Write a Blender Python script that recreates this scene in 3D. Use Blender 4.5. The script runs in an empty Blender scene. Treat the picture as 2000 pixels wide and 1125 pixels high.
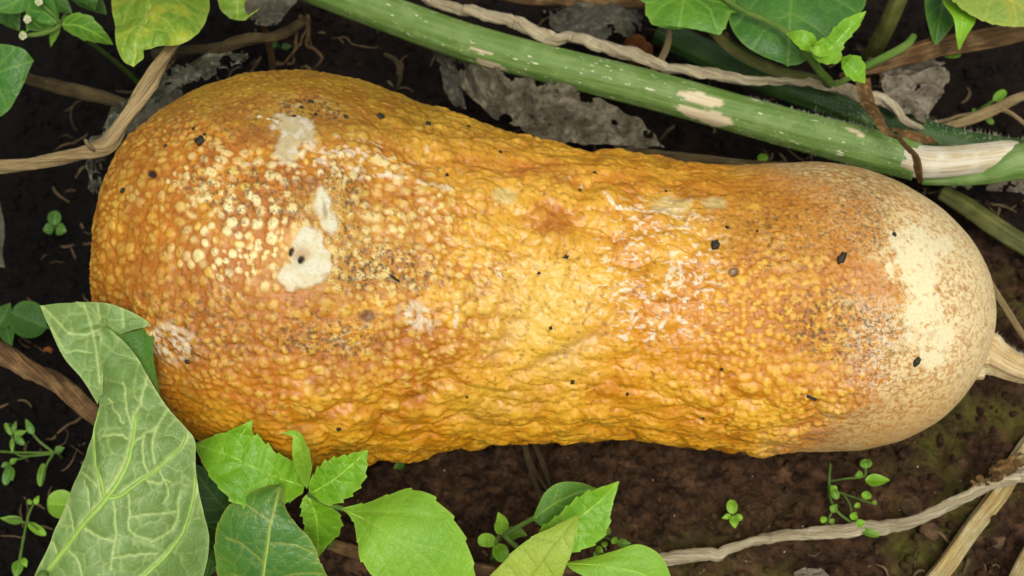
import bpy, bmesh, math, random
import numpy as np
from mathutils import Vector
rng = np.random.default_rng(7)
random.seed(7)
sc = bpy.context.scene
C = sc.collection

# ------------------------------------------------------------------ camera
TILT = math.radians(25.0)
HF = math.tan(math.radians(18.0))
AIM = np.array((0.0, 0.0, 0.08))
DIST = 0.2 / HF
CAM = AIM + DIST * np.array((0.0, -math.sin(TILT), math.cos(TILT)))
FWD = np.array((0.0, math.sin(TILT), -math.cos(TILT)))
RGT = np.array((1.0, 0.0, 0.0))
UPV = np.array((0.0, math.cos(TILT), math.sin(TILT)))
cam = bpy.data.objects.new('camera', bpy.data.cameras.new('camera'))
C.objects.link(cam)
cam.location = CAM
cam.rotation_euler = (TILT, 0, 0)
cam.data.sensor_width = 36.0
cam.data.lens = 18.0 / HF
cam.data.clip_start = 0.01
cam.data.clip_end = 500.0
cam.data.dof.use_dof = True
cam.data.dof.focus_distance = 0.55
cam.data.dof.aperture_fstop = 20.0
sc.camera = cam

# ------------------------------------------------------------------ light
SUN_EL, SUN_AZ = math.radians(66), math.radians(165)      # azimuth from +Y towards +X
w = bpy.data.worlds.new('World'); sc.world = w; w.use_nodes = True
nt = w.node_tree
bg = nt.nodes['Background']
sky = nt.nodes.new('ShaderNodeTexSky'); sky.sky_type = 'NISHITA'; sky.sun_disc = False
sky.sun_elevation = SUN_EL; sky.sun_rotation = SUN_AZ
sky.dust_density = 6.0; sky.air_density = 1.0; sky.ozone_density = 1.0
hs = nt.nodes.new('ShaderNodeHueSaturation'); hs.inputs['Saturation'].default_value = 0.22
nt.links.new(sky.outputs[0], hs.inputs['Color']); nt.links.new(hs.outputs[0], bg.inputs['Color'])
bg.inputs['Strength'].default_value = 0.13
sun = bpy.data.objects.new('sun', bpy.data.lights.new('sun', 'SUN')); C.objects.link(sun)
sun.data.energy = 1.5; sun.data.angle = math.radians(24); sun.data.color = (1.0, 0.95, 0.86)
sdir = Vector((math.sin(SUN_AZ) * math.cos(SUN_EL), math.cos(SUN_AZ) * math.cos(SUN_EL), math.sin(SUN_EL)))
sun.rotation_euler = (-sdir).to_track_quat('-Z', 'Y').to_euler()
sun.location = (0.3, 0.5, 2)
sc.view_settings.view_transform = 'Standard'; sc.view_settings.look = 'None'
sc.view_settings.exposure = 0.36; sc.view_settings.gamma = 1.0
sc.view_settings.use_curve_mapping = False

# ------------------------------------------------------------------ pixel <-> place
def ray(px, py):
    px = np.asarray(px, float); py = np.asarray(py, float)
    return FWD + RGT * (((px - 1000) / 1000 * HF)[..., None]) - UPV * (((py - 562.5) / 1000 * HF)[..., None])
def P(px, py, z):
    d = ray(px, py); z = np.asarray(z, float)
    t = (z - CAM[2]) / d[..., 2]
    return CAM + d * t[..., None]
def proj(V):
    D = V - CAM
    k = D @ FWD
    return 1000 + (D @ RGT) / k / HF * 1000, 562.5 - (D @ UPV) / k / HF * 1000
def mpp(V):                                   # metres per photo pixel at a place
    return ((V - CAM) @ FWD) * HF / 1000
def lin(c):
    c = np.asarray(c, float) / 255.0
    return np.where(c <= 0.04045, c / 12.92, ((c + 0.055) / 1.055) ** 2.4)
def A(r, g, b, k=1.45):                       # photo colour -> surface albedo
    return lin((r, g, b)) / k

# ------------------------------------------------------------------ noise
U32 = np.uint32
def _fin(n):
    n = (n ^ (n >> U32(15))) * U32(2246822519); n = (n ^ (n >> U32(13))) * U32(3266489917); n = n ^ (n >> U32(16))
    return (n & U32(0xffffff)).astype(np.float32) * np.float32(1.0 / 0x1000000)
def h3(ix, iy, iz, seed):
    sd = U32((seed * 2654435761) & 0xffffffff)
    return _fin((ix.astype(U32) * U32(73856093)) ^ (iy.astype(U32) * U32(19349663)) ^ (iz.astype(U32) * U32(83492791)) ^ sd)
def vnoise(Q, seed=0):
    fl_ = np.floor(Q); f = (Q - fl_).astype(np.float32); i = fl_.astype(np.int64).astype(U32)
    f = f * f * (3 - 2 * f)
    sd = U32((seed * 2654435761) & 0xffffffff)
    hx = [(i[:, 0] + U32(d)) * U32(73856093) for d in (0, 1)]; hy = [(i[:, 1] + U32(d)) * U32(19349663) for d in (0, 1)]
    hz = [((i[:, 2] + U32(d)) * U32(83492791)) ^ sd for d in (0, 1)]
    lx = []
    for a in (0, 1):
        ly = []
        for b in (0, 1):
            k = hx[a] ^ hy[b]
            p, q = _fin(k ^ hz[0]), _fin(k ^ hz[1]); ly.append(p + (q - p) * f[:, 2])
        lx.append(ly[0] + (ly[1] - ly[0]) * f[:, 1])
    return lx[0] + (lx[1] - lx[0]) * f[:, 0]
def fbm(Q, oct=4, seed=0, gain=0.5):
    a, s, tot, out = 1.0, 1.0, 0.0, 0
    for o in range(oct):
        out = out + a * vnoise(Q * s + 13.7 * o, seed + o); tot += a
        a *= gain; s *= 2.03
    return out / tot
def voro(Q, seed=0):
    """F1 distance, F2 distance and random value of the closest cell"""
    i = np.floor(Q).astype(np.int64); f = Q - i
    n = len(Q)
    f1 = np.full(n, 9.0); f2 = np.full(n, 9.0); rid = np.zeros(n)
    for dx in (-1, 0, 1):
        for dy in (-1, 0, 1):
            for dz in (-1, 0, 1):
                a, b, c = i[:, 0] + dx, i[:, 1] + dy, i[:, 2] + dz
                r1 = h3(a, b, c, seed); r2 = h3(a, b, c, seed + 11); r3 = h3(a, b, c, seed + 23)
                d = (dx + r1 - f[:, 0]) ** 2 + (dy + r2 - f[:, 1]) ** 2 + (dz + r3 - f[:, 2]) ** 2
                m = d < f1
                f2 = np.where(m, f1, np.minimum(f2, d))
                rid = np.where(m, (r1 * 7.13 + r2 * 3.7 + r3 * 1.9) % 1.0, rid)
                f1 = np.where(m, d, f1)
    return np.sqrt(f1), np.sqrt(f2), rid
def voro2(u, v, seed=0):
    iu = np.floor(u).astype(np.int64); iv = np.floor(v).astype(np.int64); fu, fv = u - iu, v - iv
    n = len(u); f1 = np.full(n, 9.0); rid = np.zeros(n); zz = np.zeros(n, np.int64)
    for dx in (-1, 0, 1):
        for dy in (-1, 0, 1):
            a, b = iu + dx, iv + dy
            r1 = h3(a, b, zz, seed); r2 = h3(a, b, zz + 5, seed + 11)
            d = (dx + 0.1 + 0.8 * r1 - fu) ** 2 + (dy + 0.1 + 0.8 * r2 - fv) ** 2
            m = d < f1
            rid = np.where(m, (r1 * 7.13 + r2 * 3.7) % 1.0, rid); f1 = np.where(m, d, f1)
    return np.sqrt(f1), rid
def sstep(a, b, x):
    t = np.clip((x - a) / (b - a), 0, 1)
    return t * t * (3 - 2 * t)

# ------------------------------------------------------------------ mesh helpers
def tag(o, label=None, cat=None, group=None, kind=None):
    if label: o['label'] = label
    if cat: o['category'] = cat
    if group: o['group'] = group
    if kind: o['kind'] = kind
    return o
def empty(name, loc, label, cat, group=None):
    o = bpy.data.objects.new(name, None); C.objects.link(o)
    o.location = loc; o.empty_display_size = 0.01
    return tag(o, label, cat, group)
def mesh_obj(name, V, F, mat, parent=None, attrs=None, smooth=True):
    """F: (n,4) or (n,3) int array"""
    F = np.asarray(F, np.int32); k = F.shape[1]
    me = bpy.data.meshes.new(name)
    org = np.array(parent.location) if parent is not None else np.zeros(3)
    if parent is not None and parent.parent is not None:
        org = org + np.array(parent.parent.location)
    me.vertices.add(len(V)); me.vertices.foreach_set('co', (np.asarray(V, float) - org).astype(np.float32).ravel())
    me.loops.add(F.size); me.loops.foreach_set('vertex_index', F.ravel())
    me.polygons.add(len(F))
    me.polygons.foreach_set('loop_start', np.arange(0, F.size, k, dtype=np.int32))
    me.polygons.foreach_set('loop_total', np.full(len(F), k, np.int32))
    if smooth: me.polygons.foreach_set('use_smooth', np.ones(len(F), bool))
    me.update(calc_edges=True); me.validate()
    for nm, a in (attrs or {}).items():
        a = np.asarray(a, np.float32)
        if a.ndim == 1:
            at = me.attributes.new(nm, 'FLOAT', 'POINT'); at.data.foreach_set('value', a)
        elif a.shape[1] == 4:
            at = me.attributes.new(nm, 'FLOAT_COLOR', 'POINT'); at.data.foreach_set('color', a.ravel())
        else:
            at = me.attributes.new(nm, 'FLOAT_VECTOR', 'POINT'); at.data.foreach_set('vector', a.ravel())
    me.materials.append(mat)
    o = bpy.data.objects.new(name, me); C.objects.link(o)
    if parent is not None: o.parent = parent
    return o
def grid_faces(n, m, wrap=False):
    i = np.arange(n - 1)[:, None]; j = np.arange(m if wrap else m - 1)[None, :]
    j2 = (j + 1) % m
    return np.stack([i * m + j, i * m + j2, (i + 1) * m + j2, (i + 1) * m + j], -1).reshape(-1, 4)
def spline(pts, n):
    """Catmull-Rom through the rows of pts, n samples evenly by arc length"""
    p = np.asarray(pts, float)
    if len(p) == 2:
        t = np.linspace(0, 1, n)[:, None]; return p[0] * (1 - t) + p[1] * t
    q = np.vstack([2 * p[0] - p[1], p, 2 * p[-1] - p[-2]])
    out = []
    for k in range(len(p) - 1):
        a, b, c, d = q[k], q[k + 1], q[k + 2], q[k + 3]
        t = np.linspace(0, 1, 24, endpoint=False)[:, None]
        out.append(0.5 * (2 * b + (c - a) * t + (2 * a - 5 * b + 4 * c - d) * t ** 2 + (3 * b - a - 3 * c + d) * t ** 3))
    out = np.vstack(out + [p[-1:]])
    s = np.concatenate([[0], np.cumsum(np.linalg.norm(np.diff(out[:, :2], axis=0), axis=1))])
    u = np.linspace(0, s[-1], n)
    return np.stack([np.interp(u, s, out[:, k]) for k in range(p.shape[1])], 1)

# ------------------------------------------------------------------ materials
class N:
    def __init__(s, name):
        s.m = bpy.data.materials.new(name); s.m.use_nodes = True
        s.t = s.m.node_tree; s.b = s.t.nodes['Principled BSDF']; s.out = s.t.nodes['Material Output']
    def n(s, typ, **kw):
        x = s.t.nodes.new('ShaderNode' + typ)
        for k, v in kw.items():
            if hasattr(x, k): setattr(x, k, v)
            else: x.inputs[k.replace('_', ' ')].default_value = v
        return x
    def l(s, a, b): s.t.links.new(a, b)
    def attr(s, name): return s.n('Attribute', attribute_name=name)
    def noise(s, vec, scale, detail=4, rough=0.55):
        x = s.n('TexNoise'); x.inputs['Scale'].default_value = scale
        x.inputs['Detail'].default_value = detail; x.inputs['Roughness'].default_value = rough
        if vec is not None: s.l(vec, x.inputs['Vector'])
        return x.outputs['Fac']
    def ramp(s, fac, stops):
        x = s.n('ValToRGB'); e = x.color_ramp.elements
        while len(e) < len(stops): e.new(0.5)
        for el, (p, c) in zip(e, stops):
            el.position = p; el.color = (*c, 1) if len(c) == 3 else c
        s.l(fac, x.inputs['Fac']); return x.outputs['Color']
    def mix(s, fac, a, b, mode='MIX'):
        x = s.n('MixRGB', blend_type=mode)
        for k, v in ((0, fac), (1, a), (2, b)):
            if hasattr(v, 'links'): s.l(v, x.inputs[k])
            elif k == 0: x.inputs[0].default_value = v
            else: x.inputs[k].default_value = (*v[:3], 1)
        return x.outputs[0]
    def math(s, op, a, b=0.0):
        x = s.n('Math', operation=op)
        for k, v in ((0, a), (1, b)):
            if hasattr(v, 'links'): s.l(v, x.inputs[k])
            else: x.inputs[k].default_value = v
        return x.outputs[0]
    def bump(s, h, strength=0.5, dist=0.001):
        x = s.n('Bump'); x.inputs['Strength'].default_value = strength; x.inputs['Distance'].default_value = dist
        s.l(h, x.inputs['Height']); s.l(x.outputs[0], s.b.inputs['Normal'])
    def rough(s, v): s.b.inputs['Roughness'].default_value = v
    def obj(s): return s.n('TexCoord').outputs['Object']
    def geo(s): return s.n('NewGeometry').outputs['Position']
g3 = lambda c, k=1.0: tuple(float(x) * k for x in c)

def leaf_mat(name, col, col2, vein, trans=0.35, rough=0.5, net=0.25, blot=None, veinamt=0.8):
    n = N(name); p = n.geo()
    c = n.mix(n.ramp(n.noise(p, 38, 3), [(0.35, (0, 0, 0)), (0.65, (1, 1, 1))]), col, col2)
    if blot is not None:
        c = n.mix(n.ramp(n.noise(p, 85, 4), [(0.52, (0, 0, 0)), (0.66, (1, 1, 1))]), c, blot)
    v = n.n('TexVoronoi', feature='DISTANCE_TO_EDGE'); v.inputs['Scale'].default_value = 330; n.l(p, v.inputs['Vector'])
    cell = n.ramp(v.outputs['Distance'], [(0.0, (1, 1, 1)), (0.12, (0, 0, 0))])
    c = n.mix(n.math('MULTIPLY', cell, net), c, vein)
    va = n.attr('vein').outputs['Fac']
    c = n.mix(n.math('MULTIPLY', va, veinamt), c, vein)
    gr = n.noise(p, 900, 3)
    c = n.mix(n.ramp(gr, [(0.3, (0.25,) * 3), (0.7, (0, 0, 0))]), c, g3(col, 0.55))
    sp = n.noise(p, 1500, 1)
    c = n.mix(n.ramp(sp, [(0.74, (0, 0, 0)), (0.78, (0.7,) * 3)]), c, g3(vein, 1.25))
    dk = n.noise(p, 620, 2)
    c = n.mix(n.ramp(dk, [(0.75, (0, 0, 0)), (0.79, (0.6,) * 3)]), c, (0.05, 0.04, 0.02))
    ea = n.attr('edge').outputs['Fac']
    c = n.mix(n.math('MULTIPLY', ea, 0.5), c, vein)
    n.l(c, n.b.inputs['Base Color']); n.rough(rough)
    n.b.inputs['Specular IOR Level'].default_value = 0.35
    hgt = n.math('ADD', n.math('MULTIPLY', cell, -0.5), n.noise(p, 500, 3))
    n.bump(hgt, 0.35, 0.0006)
    tr = n.n('BsdfTranslucent'); n.l(c, tr.inputs['Color'])
    mx = n.n('MixShader'); mx.inputs[0].default_value = trans
    n.l(n.b.outputs[0], mx.inputs[1]); n.l(tr.outputs[0], mx.inputs[2]); n.l(mx.outputs[0], n.out.inputs['Surface'])
    return n.m
def stalk_mat(name, c1, c2, c3, rough=0.7, fib=1.0, spots=None, bump=0.7):
    """fibres run along the stalk: the attribute tc holds (length, around x, around y)"""
    n = N(name); tc = n.attr('tc').outputs['Vector']
    mp = n.n('Mapping'); mp.inputs['Scale'].default_value = (45, 6.5 * fib, 6.5 * fib); n.l(tc, mp.inputs['Vector'])
    f = n.noise(mp.outputs[0], 1.0, 5, 0.65)
    c = n.mix(n.ramp(f, [(0.4, (0, 0, 0)), (0.58, (1, 1, 1))]), c1, c2)
    g = n.noise(n.geo(), 120, 4)
    c = n.mix(n.ramp(g, [(0.45, (0, 0, 0)), (0.68, (0.8,) * 3)]), c, c3)
    if spots is not None:
        mp2 = n.n('Mapping'); mp2.inputs['Scale'].default_value = (220, 6, 6); n.l(tc, mp2.inputs['Vector'])
        sp = n.noise(mp2.outputs[0], 1.0, 2)
        c = n.mix(n.ramp(sp, [(0.665, (0, 0, 0)), (0.72, (1, 1, 1))]), c, spots)
    if fib > 1.05:
        mp3 = n.n('Mapping'); mp3.inputs['Scale'].default_value = (60, 16, 16); n.l(tc, mp3.inputs['Vector'])
        fi = n.noise(mp3.outputs[0], 1.0, 3, 0.6)
        c = n.mix(n.ramp(fi, [(0.38, (0.8,) * 3), (0.46, (0, 0, 0))]), c, g3(c2, 0.35))
    wa = n.attr('patch').outputs['Fac']
    c = n.mix(wa, c, n.mix(f, g3(A(245, 235, 200)), g3(A(190, 160, 110))))
    n.l(c, n.b.inputs['Base Color']); n.rough(rough)
    n.b.inputs['Specular IOR Level'].default_value = 0.3
    n.bump(f, bump, 0.0018)
    return n.m
def dead_mat(name, c1, c2, c3):
    n = N(name); p = n.geo()
    c = n.mix(n.ramp(n.noise(p, 110, 5, 0.65), [(0.33, (0, 0, 0)), (0.66, (1, 1, 1))]), c1, c2)
    c = n.mix(n.ramp(n.noise(p, 420, 4), [(0.5, (0, 0, 0)), (0.7, (1, 1, 1))]), c, c3)
    c = n.mix(n.math('MULTIPLY', n.attr('vein').outputs['Fac'], 0.6), c, g3(c2, 1.35))
    n.l(c, n.b.inputs['Base Color']); n.rough(0.85); n.b.inputs['Specular IOR Level'].default_value = 0.2
    n.bump(n.noise(p, 520, 5, 0.7), 0.9, 0.0015)
    return n.m
def plain_mat(name, c1, c2, scale=300, rough=0.6, bump=0.4):
    n = N(name); p = n.geo()
    c = n.mix(n.ramp(n.noise(p, scale, 4), [(0.35, (0, 0, 0)), (0.65, (1, 1, 1))]), c1, c2)
    n.l(c, n.b.inputs['Base Color']); n.rough(rough); n.b.inputs['Specular IOR Level'].default_value = 0.3
    n.bump(n.noise(p, scale * 2, 4), bump, 0.0008)
    return n.m
M = {}
def LA(r, g, b): return A(r * 1.02, g * 0.98, b * 0.84, 1.05)
UA = A
M['lime'] = leaf_mat('leaf_lime', LA(128, 182, 52), LA(112, 168, 44), LA(150, 192, 84), 0.3, 0.5, 0.06, None, 0.5)
M['bright'] = leaf_mat('leaf_bright', LA(118, 178, 40), LA(92, 152, 30), LA(150, 196, 76), 0.3, 0.42, 0.1, None, 0.5)
M['mid'] = leaf_mat('leaf_mid', LA(86, 142, 38), LA(64, 118, 30), LA(130, 170, 70), 0.3, 0.5, 0.2)
M['dark'] = leaf_mat('leaf_dark', LA(66, 122, 48), LA(50, 100, 44), LA(110, 150, 70), 0.25, 0.45, 0.2)
M['bluish'] = leaf_mat('leaf_bluish', LA(62, 112, 52), LA(74, 126, 44), LA(150, 160, 80), 0.2, 0.42, 0.07)
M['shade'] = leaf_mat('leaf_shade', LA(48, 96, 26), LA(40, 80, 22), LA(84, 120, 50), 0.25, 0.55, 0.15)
M['yellowish'] = leaf_mat('leaf_yellowish', LA(116, 156, 50), LA(104, 146, 42), LA(160, 186, 90), 0.25, 0.45, 0.2, LA(164, 178, 56))
M['pale_lime'] = leaf_mat('leaf_pale_lime', LA(158, 185, 78), LA(146, 178, 68), LA(120, 150, 50), 0.3, 0.5, 0.15)
M['mottled'] = leaf_mat('leaf_mottled', LA(128, 160, 76), LA(112, 148, 62), LA(176, 190, 96), 0.25, 0.5, 0.25, LA(158, 164, 78))
M['under'] = leaf_mat('leaf_underside', A(124, 156, 82, 1.3), A(112, 146, 68, 1.3), A(186, 208, 124, 1.2), 0.2, 0.5, 0.06, A(138, 168, 102, 1.3), 0.85)
M['upper'] = leaf_mat('leaf_upperside', LA(78, 130, 44), LA(64, 112, 38), LA(120, 160, 80), 0.25, 0.5, 0.2)
M['veintube'] = plain_mat('leaf_vein', A(140, 180, 72), A(158, 192, 88), 200, 0.5)
M['stem_green'] = stalk_mat('stem_green', A(110, 150, 50), A(84, 122, 40), A(130, 150, 70), 0.5)
M['stem_olive'] = stalk_mat('stem_olive', A(104, 108, 44), A(74, 80, 32), A(130, 125, 66), 0.55)
M['vine'] = stalk_mat('vine_skin', A(116, 146, 70), A(96, 128, 54), A(128, 152, 86), 0.45, 0.8, A(225, 228, 190), 0.35)
M['vine_dark'] = stalk_mat('vine_dark_skin', A(60, 92, 38), A(42, 70, 28), A(74, 104, 48), 0.45, 0.8, None, 0.35)
M['wood'] = stalk_mat('vine_stripped', A(216, 208, 182), A(190, 172, 130), A(222, 216, 194), 0.55, 0.9, None, 0.35)
M['dry'] = stalk_mat('dry_stalk', A(226, 200, 142), A(164, 132, 80), A(206, 180, 124), 0.75, 1.3, None, 1.0)
M['dry_grey'] = stalk_mat('dry_grey_stalk', A(248, 236, 198), A(190, 168, 122), A(218, 202, 158), 0.8, 1.4, None, 1.0)
M['dry_brown'] = stalk_mat('dry_brown_stalk', A(150, 112, 62), A(84, 58, 30), A(180, 145, 90), 0.75, 1.3, None, 1.0)
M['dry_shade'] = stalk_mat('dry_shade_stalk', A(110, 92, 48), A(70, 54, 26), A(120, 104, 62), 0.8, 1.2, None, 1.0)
M['straw'] = stalk_mat('straw_stalk', A(234, 212, 146), A(186, 154, 84), A(240, 224, 172), 0.6, 1.6, None, 0.9)
M['peduncle'] = stalk_mat('squash_stalk', A(226, 200, 146), A(190, 156, 100), A(238, 220, 170), 0.7, 1.0, None, 0.8)
M['dead'] = dead_mat('dead_leaf', A(138, 130, 106), A(92, 86, 66), A(62, 56, 40))
M['dead_rim'] = dead_mat('dead_leaf_rim', A(110, 112, 92), A(62, 64, 48), A(140, 140, 122))
M['dead_dark'] = dead_mat('dead_leaf_dark', A(96, 92, 76), A(70, 66, 52), A(120, 114, 96))
M['dead_pale'] = dead_mat('dead_leaf_pale', A(158, 148, 126), A(112, 102, 82), A(82, 72, 54))
M['dead_brown'] = dead_mat('dead_leaf_brown', A(124, 92, 48), A(80, 58, 28), A(148, 116, 70))
M['hair'] = plain_mat('plant_hair', A(200, 205, 170), A(220, 220, 190), 100, 0.6)
M['pellet'] = plain_mat('dark_pellet', A(34, 32, 22), A(52, 48, 32), 900, 0.55)
M['clod'] = plain_mat('soil_clod', A(104, 78, 50), A(66, 48, 30), 260, 0.9, 1.0)
M['clod_orange'] = plain_mat('clay_lump', A(150, 88, 30), A(110, 60, 22), 260, 0.9, 1.0)
M['petal'] = plain_mat('flower_petal', A(205, 205, 170), A(180, 180, 130), 200, 0.6)

# ------------------------------------------------------------------ ground
def gh(x, y):
    x = np.asarray(x, float); y = np.asarray(y, float)
    sh = x.shape; x = x.ravel(); y = y.ravel()
    Q = np.stack([x, y, 0 * x], 1)
    z = -0.065 * sstep(-0.125, -0.215, x) * sstep(-0.6, -0.3, -np.abs(x))
    z = z - 0.035 * sstep(0.055, 0.13, y)
    near = np.exp(-((x / 0.5) ** 2 + (y / 0.4) ** 2))
    z = z + (fbm(Q * 16, 3, 3) - 0.5) * 0.022 * sstep(0.0, 0.35, np.abs(x) * 0.6 + np.abs(y) * 1.2 + 0.1)
    z = z + near * ((fbm(Q * 60, 4, 5) - 0.5) * 0.014 + np.maximum(0, fbm(Q * 150, 3, 8) - 0.48) * 0.016)
    return z.reshape(sh)
def Pg(px, py, lift=0.0):
    z = 0.0
    for _ in range(5):
        p = P(px, py, z); z = float(gh(p[0], p[1])) + lift
    return P(px, py, z)
def axis(lim, dense, nd, far, nf):
    c = np.linspace(-dense, dense, nd)
    o = dense + (far - dense) * (np.linspace(0, 1, nf + 1)[1:] ** 3.2)
    return np.concatenate([-o[::-1], c, o])
gx = axis(0, 0.27, 620, 60, 40); gy = axis(0, 0.19, 440, 60, 40) + 0.01
GX, GY = np.meshgrid(gx, gy, indexing='ij')
GZ = gh(GX, GY)
gn = N('soil'); gp = gn.geo()
c = gn.mix(gn.ramp(gn.noise(gp, 26, 5), [(0.35, (0, 0, 0)), (0.68, (1, 1, 1))]), g3(A(36, 25, 15)), g3(A(72, 50, 31)))
c = gn.mix(gn.ramp(gn.noise(gp, 210, 5, 0.7), [(0.42, (0, 0, 0)), (0.72, (1, 1, 1))]), c, g3(A(104, 74, 48)))
c = gn.mix(gn.ramp(gn.noise(gp, 330, 4, 0.6), [(0.28, (1, 1, 1)), (0.44, (0, 0, 0))]), c, g3(A(24, 17, 12)))
c = gn.mix(gn.ramp(gn.noise(gp, 75, 4), [(0.56, (0, 0, 0)), (0.68, (0.7,) * 3)]), c, g3(A(128, 94, 66)))
moss = gn.math('MULTIPLY', gn.ramp(gn.noise(gp, 30, 4), [(0.46, (0, 0, 0)), (0.62, (1, 1, 1))]),
               gn.math('MULTIPLY', gn.attr('moss').outputs['Fac'], gn.ramp(gn.noise(gp, 170, 4), [(0.3, (0.2,) * 3), (0.6, (1, 1, 1))])))
c = gn.mix(moss, c, g3(A(104, 102, 40)))
gn.l(gn.mix(gn.attr('hollow_shade').outputs['Fac'], c, g3(A(9, 6, 4))), gn.b.inputs['Base Color'])  # near-black tint puts the shade of the hollows into the soil colour
gn.l(gn.ramp(gn.noise(gp, 140, 3), [(0.35, (0.55,) * 3), (0.6, (0.9,) * 3)]), gn.b.inputs['Roughness'])
gn.b.inputs['Specular IOR Level'].default_value = 0.14
gn.bump(gn.noise(gp, 420, 6, 0.7), 1.0, 0.003)
M['soil'] = gn.m
gxx, gyy = GX.ravel(), GY.ravel()
mossa = sstep(0.0, 0.12, gxx) * sstep(-0.05, -0.12, gyy) + 0.8 * sstep(0.13, 0.19, gxx) * sstep(0.1, 0.0, gyy)
shade_amt = 0.96 * sstep(-0.10, -0.20, gxx) + 0.85 * sstep(0.02, 0.1, gyy)  # deep shade of left and back hollows, painted over the wet soil
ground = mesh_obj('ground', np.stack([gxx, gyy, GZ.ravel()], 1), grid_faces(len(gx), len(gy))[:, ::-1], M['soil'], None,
                  {'moss': np.clip(mossa, 0, 1), 'hollow_shade': np.clip(shade_amt, 0, 0.96)})
tag(ground, kind='structure')

# ------------------------------------------------------------------ the squash
UP = [(195,520),(197,480),(203,430),(215,345),(250,265),(310,210),(380,170),(480,140),(600,132),(700,152),(800,192),(900,230),(1000,260),(1100,282),(1200,297),(1300,310),(1400,318),(1500,312),(1600,307),(1680,319),(1760,350),(1830,395),(1890,455),(1925,520),(1938,570),(1942,605)]
LO = [(195,520),(196,570),(205,640),(240,735),(300,805),(375,865),(480,905),(600,922),(700,910),(760,897),(850,878),(950,866),(1050,862),(1200,856),(1300,863),(1400,873),(1500,882),(1600,889),(1680,886),(1760,867),(1830,830),(1890,765),(1925,700),(1938,645),(1942,605)]
UP = np.array(UP, float); LO = np.array(LO, float)
def pcurve(T, q):                              # smooth outline: interpolate along a warped coordinate that opens the tips
    wv = lambda x: np.arccos(np.clip(1 - 2 * (x - 195) / (1942 - 195), -1, 1))
    return np.interp(wv(np.clip(q, 195, 1942)), wv(T[:, 0]), T[:, 1])
NS = 880
tt = (1 - np.cos(np.linspace(0, math.pi, NS))) / 2
tt = 0.45 * tt + 0.55 * np.linspace(0, 1, NS)
tt[0], tt[-1] = 0.0002, 0.9998
pxs = 195 + tt * (1942 - 195)
zc = np.interp(pxs, [195, 420, 650, 1100, 1350, 1700, 1942], [0.079, 0.078, 0.075, 0.0615, 0.0595, 0.0585, 0.057]) - 0.003
zc = np.convolve(np.pad(zc, 40, 'edge'), np.ones(81) / 81, 'valid')
mid = (pcurve(UP, pxs) + pcurve(LO, pxs)) / 2
cen = P(pxs, mid, zc)
rad = (pcurve(LO, pxs) - pcurve(UP, pxs)) / 2 * mpp(cen)
ph_f = np.linspace(-math.radians(112), math.radians(112), 560)
ph_b = np.linspace(math.radians(112), math.radians(248), 90)[1:-1]
PH = np.concatenate([ph_f, ph_b])              # 0 faces the lens, positive turns towards the bottom of the picture
NP_ = len(PH)
dirv = np.stack([0 * PH, np.cos(PH) * -math.sin(TILT) - np.sin(PH) * math.cos(TILT), np.cos(PH) * math.cos(TILT) - np.sin(PH) * math.sin(TILT)], 1)
def rings(cen, rad):
    V = cen[:, None, :] + rad[:, None, None] * dirv[None]
    return V
for it in range(6):
    V = rings(cen, rad)
    qx, qy = proj(V.reshape(-1, 3)); qx = qx.reshape(NS, NP_); qy = qy.reshape(NS, NP_)
    a = qy.argmin(1); b = qy.argmax(1); i = np.arange(NS)
    eu = pcurve(UP, qx[i, a]) - qy[i, a]; el = pcurve(LO, qx[i, b]) - qy[i, b]
    k = mpp(cen)
    cen[:, 1] -= (eu + el) / 2 * k / math.cos(TILT) * 0.9
    rad = np.maximum(rad + (el - eu) / 2 * k * 0.9, 0.0003)
sm = lambda a, n: np.convolve(np.pad(a, n, 'edge'), np.ones(2 * n + 1) / (2 * n + 1), 'valid')
cen[:, 1] = sm(cen[:, 1], 12); rr = sm(rad, 9); rad[25:-25] = rr[25:-25]
V = rings(cen, rad)
# slightly flattened where it lies on the soil
V[..., 2] = np.where(V[..., 2] < 0.004, 0.004 + (V[..., 2] - 0.004) * 0.25, V[..., 2])
du = np.gradient(V, axis=0); dv = np.roll(V, -1, 1) - np.roll(V, 1, 1)
Nn = np.cross(dv, du); Nn /= np.linalg.norm(Nn, axis=2, keepdims=True) + 1e-12
out = np.sum(Nn * dirv[None], 2); Nn *= np.where(out < 0, -1, 1)[..., None]
Nn[:3] = Nn[3]; Nn[-3:] = Nn[-4]
Vb = V.reshape(-1, 3); Nb = Nn.reshape(-1, 3)
qx, qy = proj(Vb)
facing = np.tile(np.arange(NP_) < 560, NS)
S = Vb / 0.0002                                 # surface coordinates in photo pixels
wq = np.stack([fbm(S / 90, 3, 41), fbm(S / 90, 3, 42), fbm(S / 90, 3, 43)], 1) - 0.5
W = S + wq * 34
rsm = sm(sm(np.maximum(rad, 0.045), 70), 70)
AX = S[:, 0] + wq[:, 0] * 30; AR = (PH[None] * rsm[:, None]).ravel() / 0.0002 + wq[:, 1] * 30
def blob(cx, cy, rx, ry, soft=0.5, rot=0.0, rag=0.0, sc_=30, seed=70):
    dx, dy = qx - cx, qy - cy
    if rot:
        c_, s_ = math.cos(rot), math.sin(rot); dx, dy = dx * c_ + dy * s_, -dx * s_ + dy * c_
    d = np.sqrt((dx / rx) ** 2 + (dy / ry) ** 2)
    if rag: d = d + (fbm(S / sc_, 3, seed) - 0.5) * rag
    return sstep(1 + soft / 2, 1 - soft / 2, d)
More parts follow.
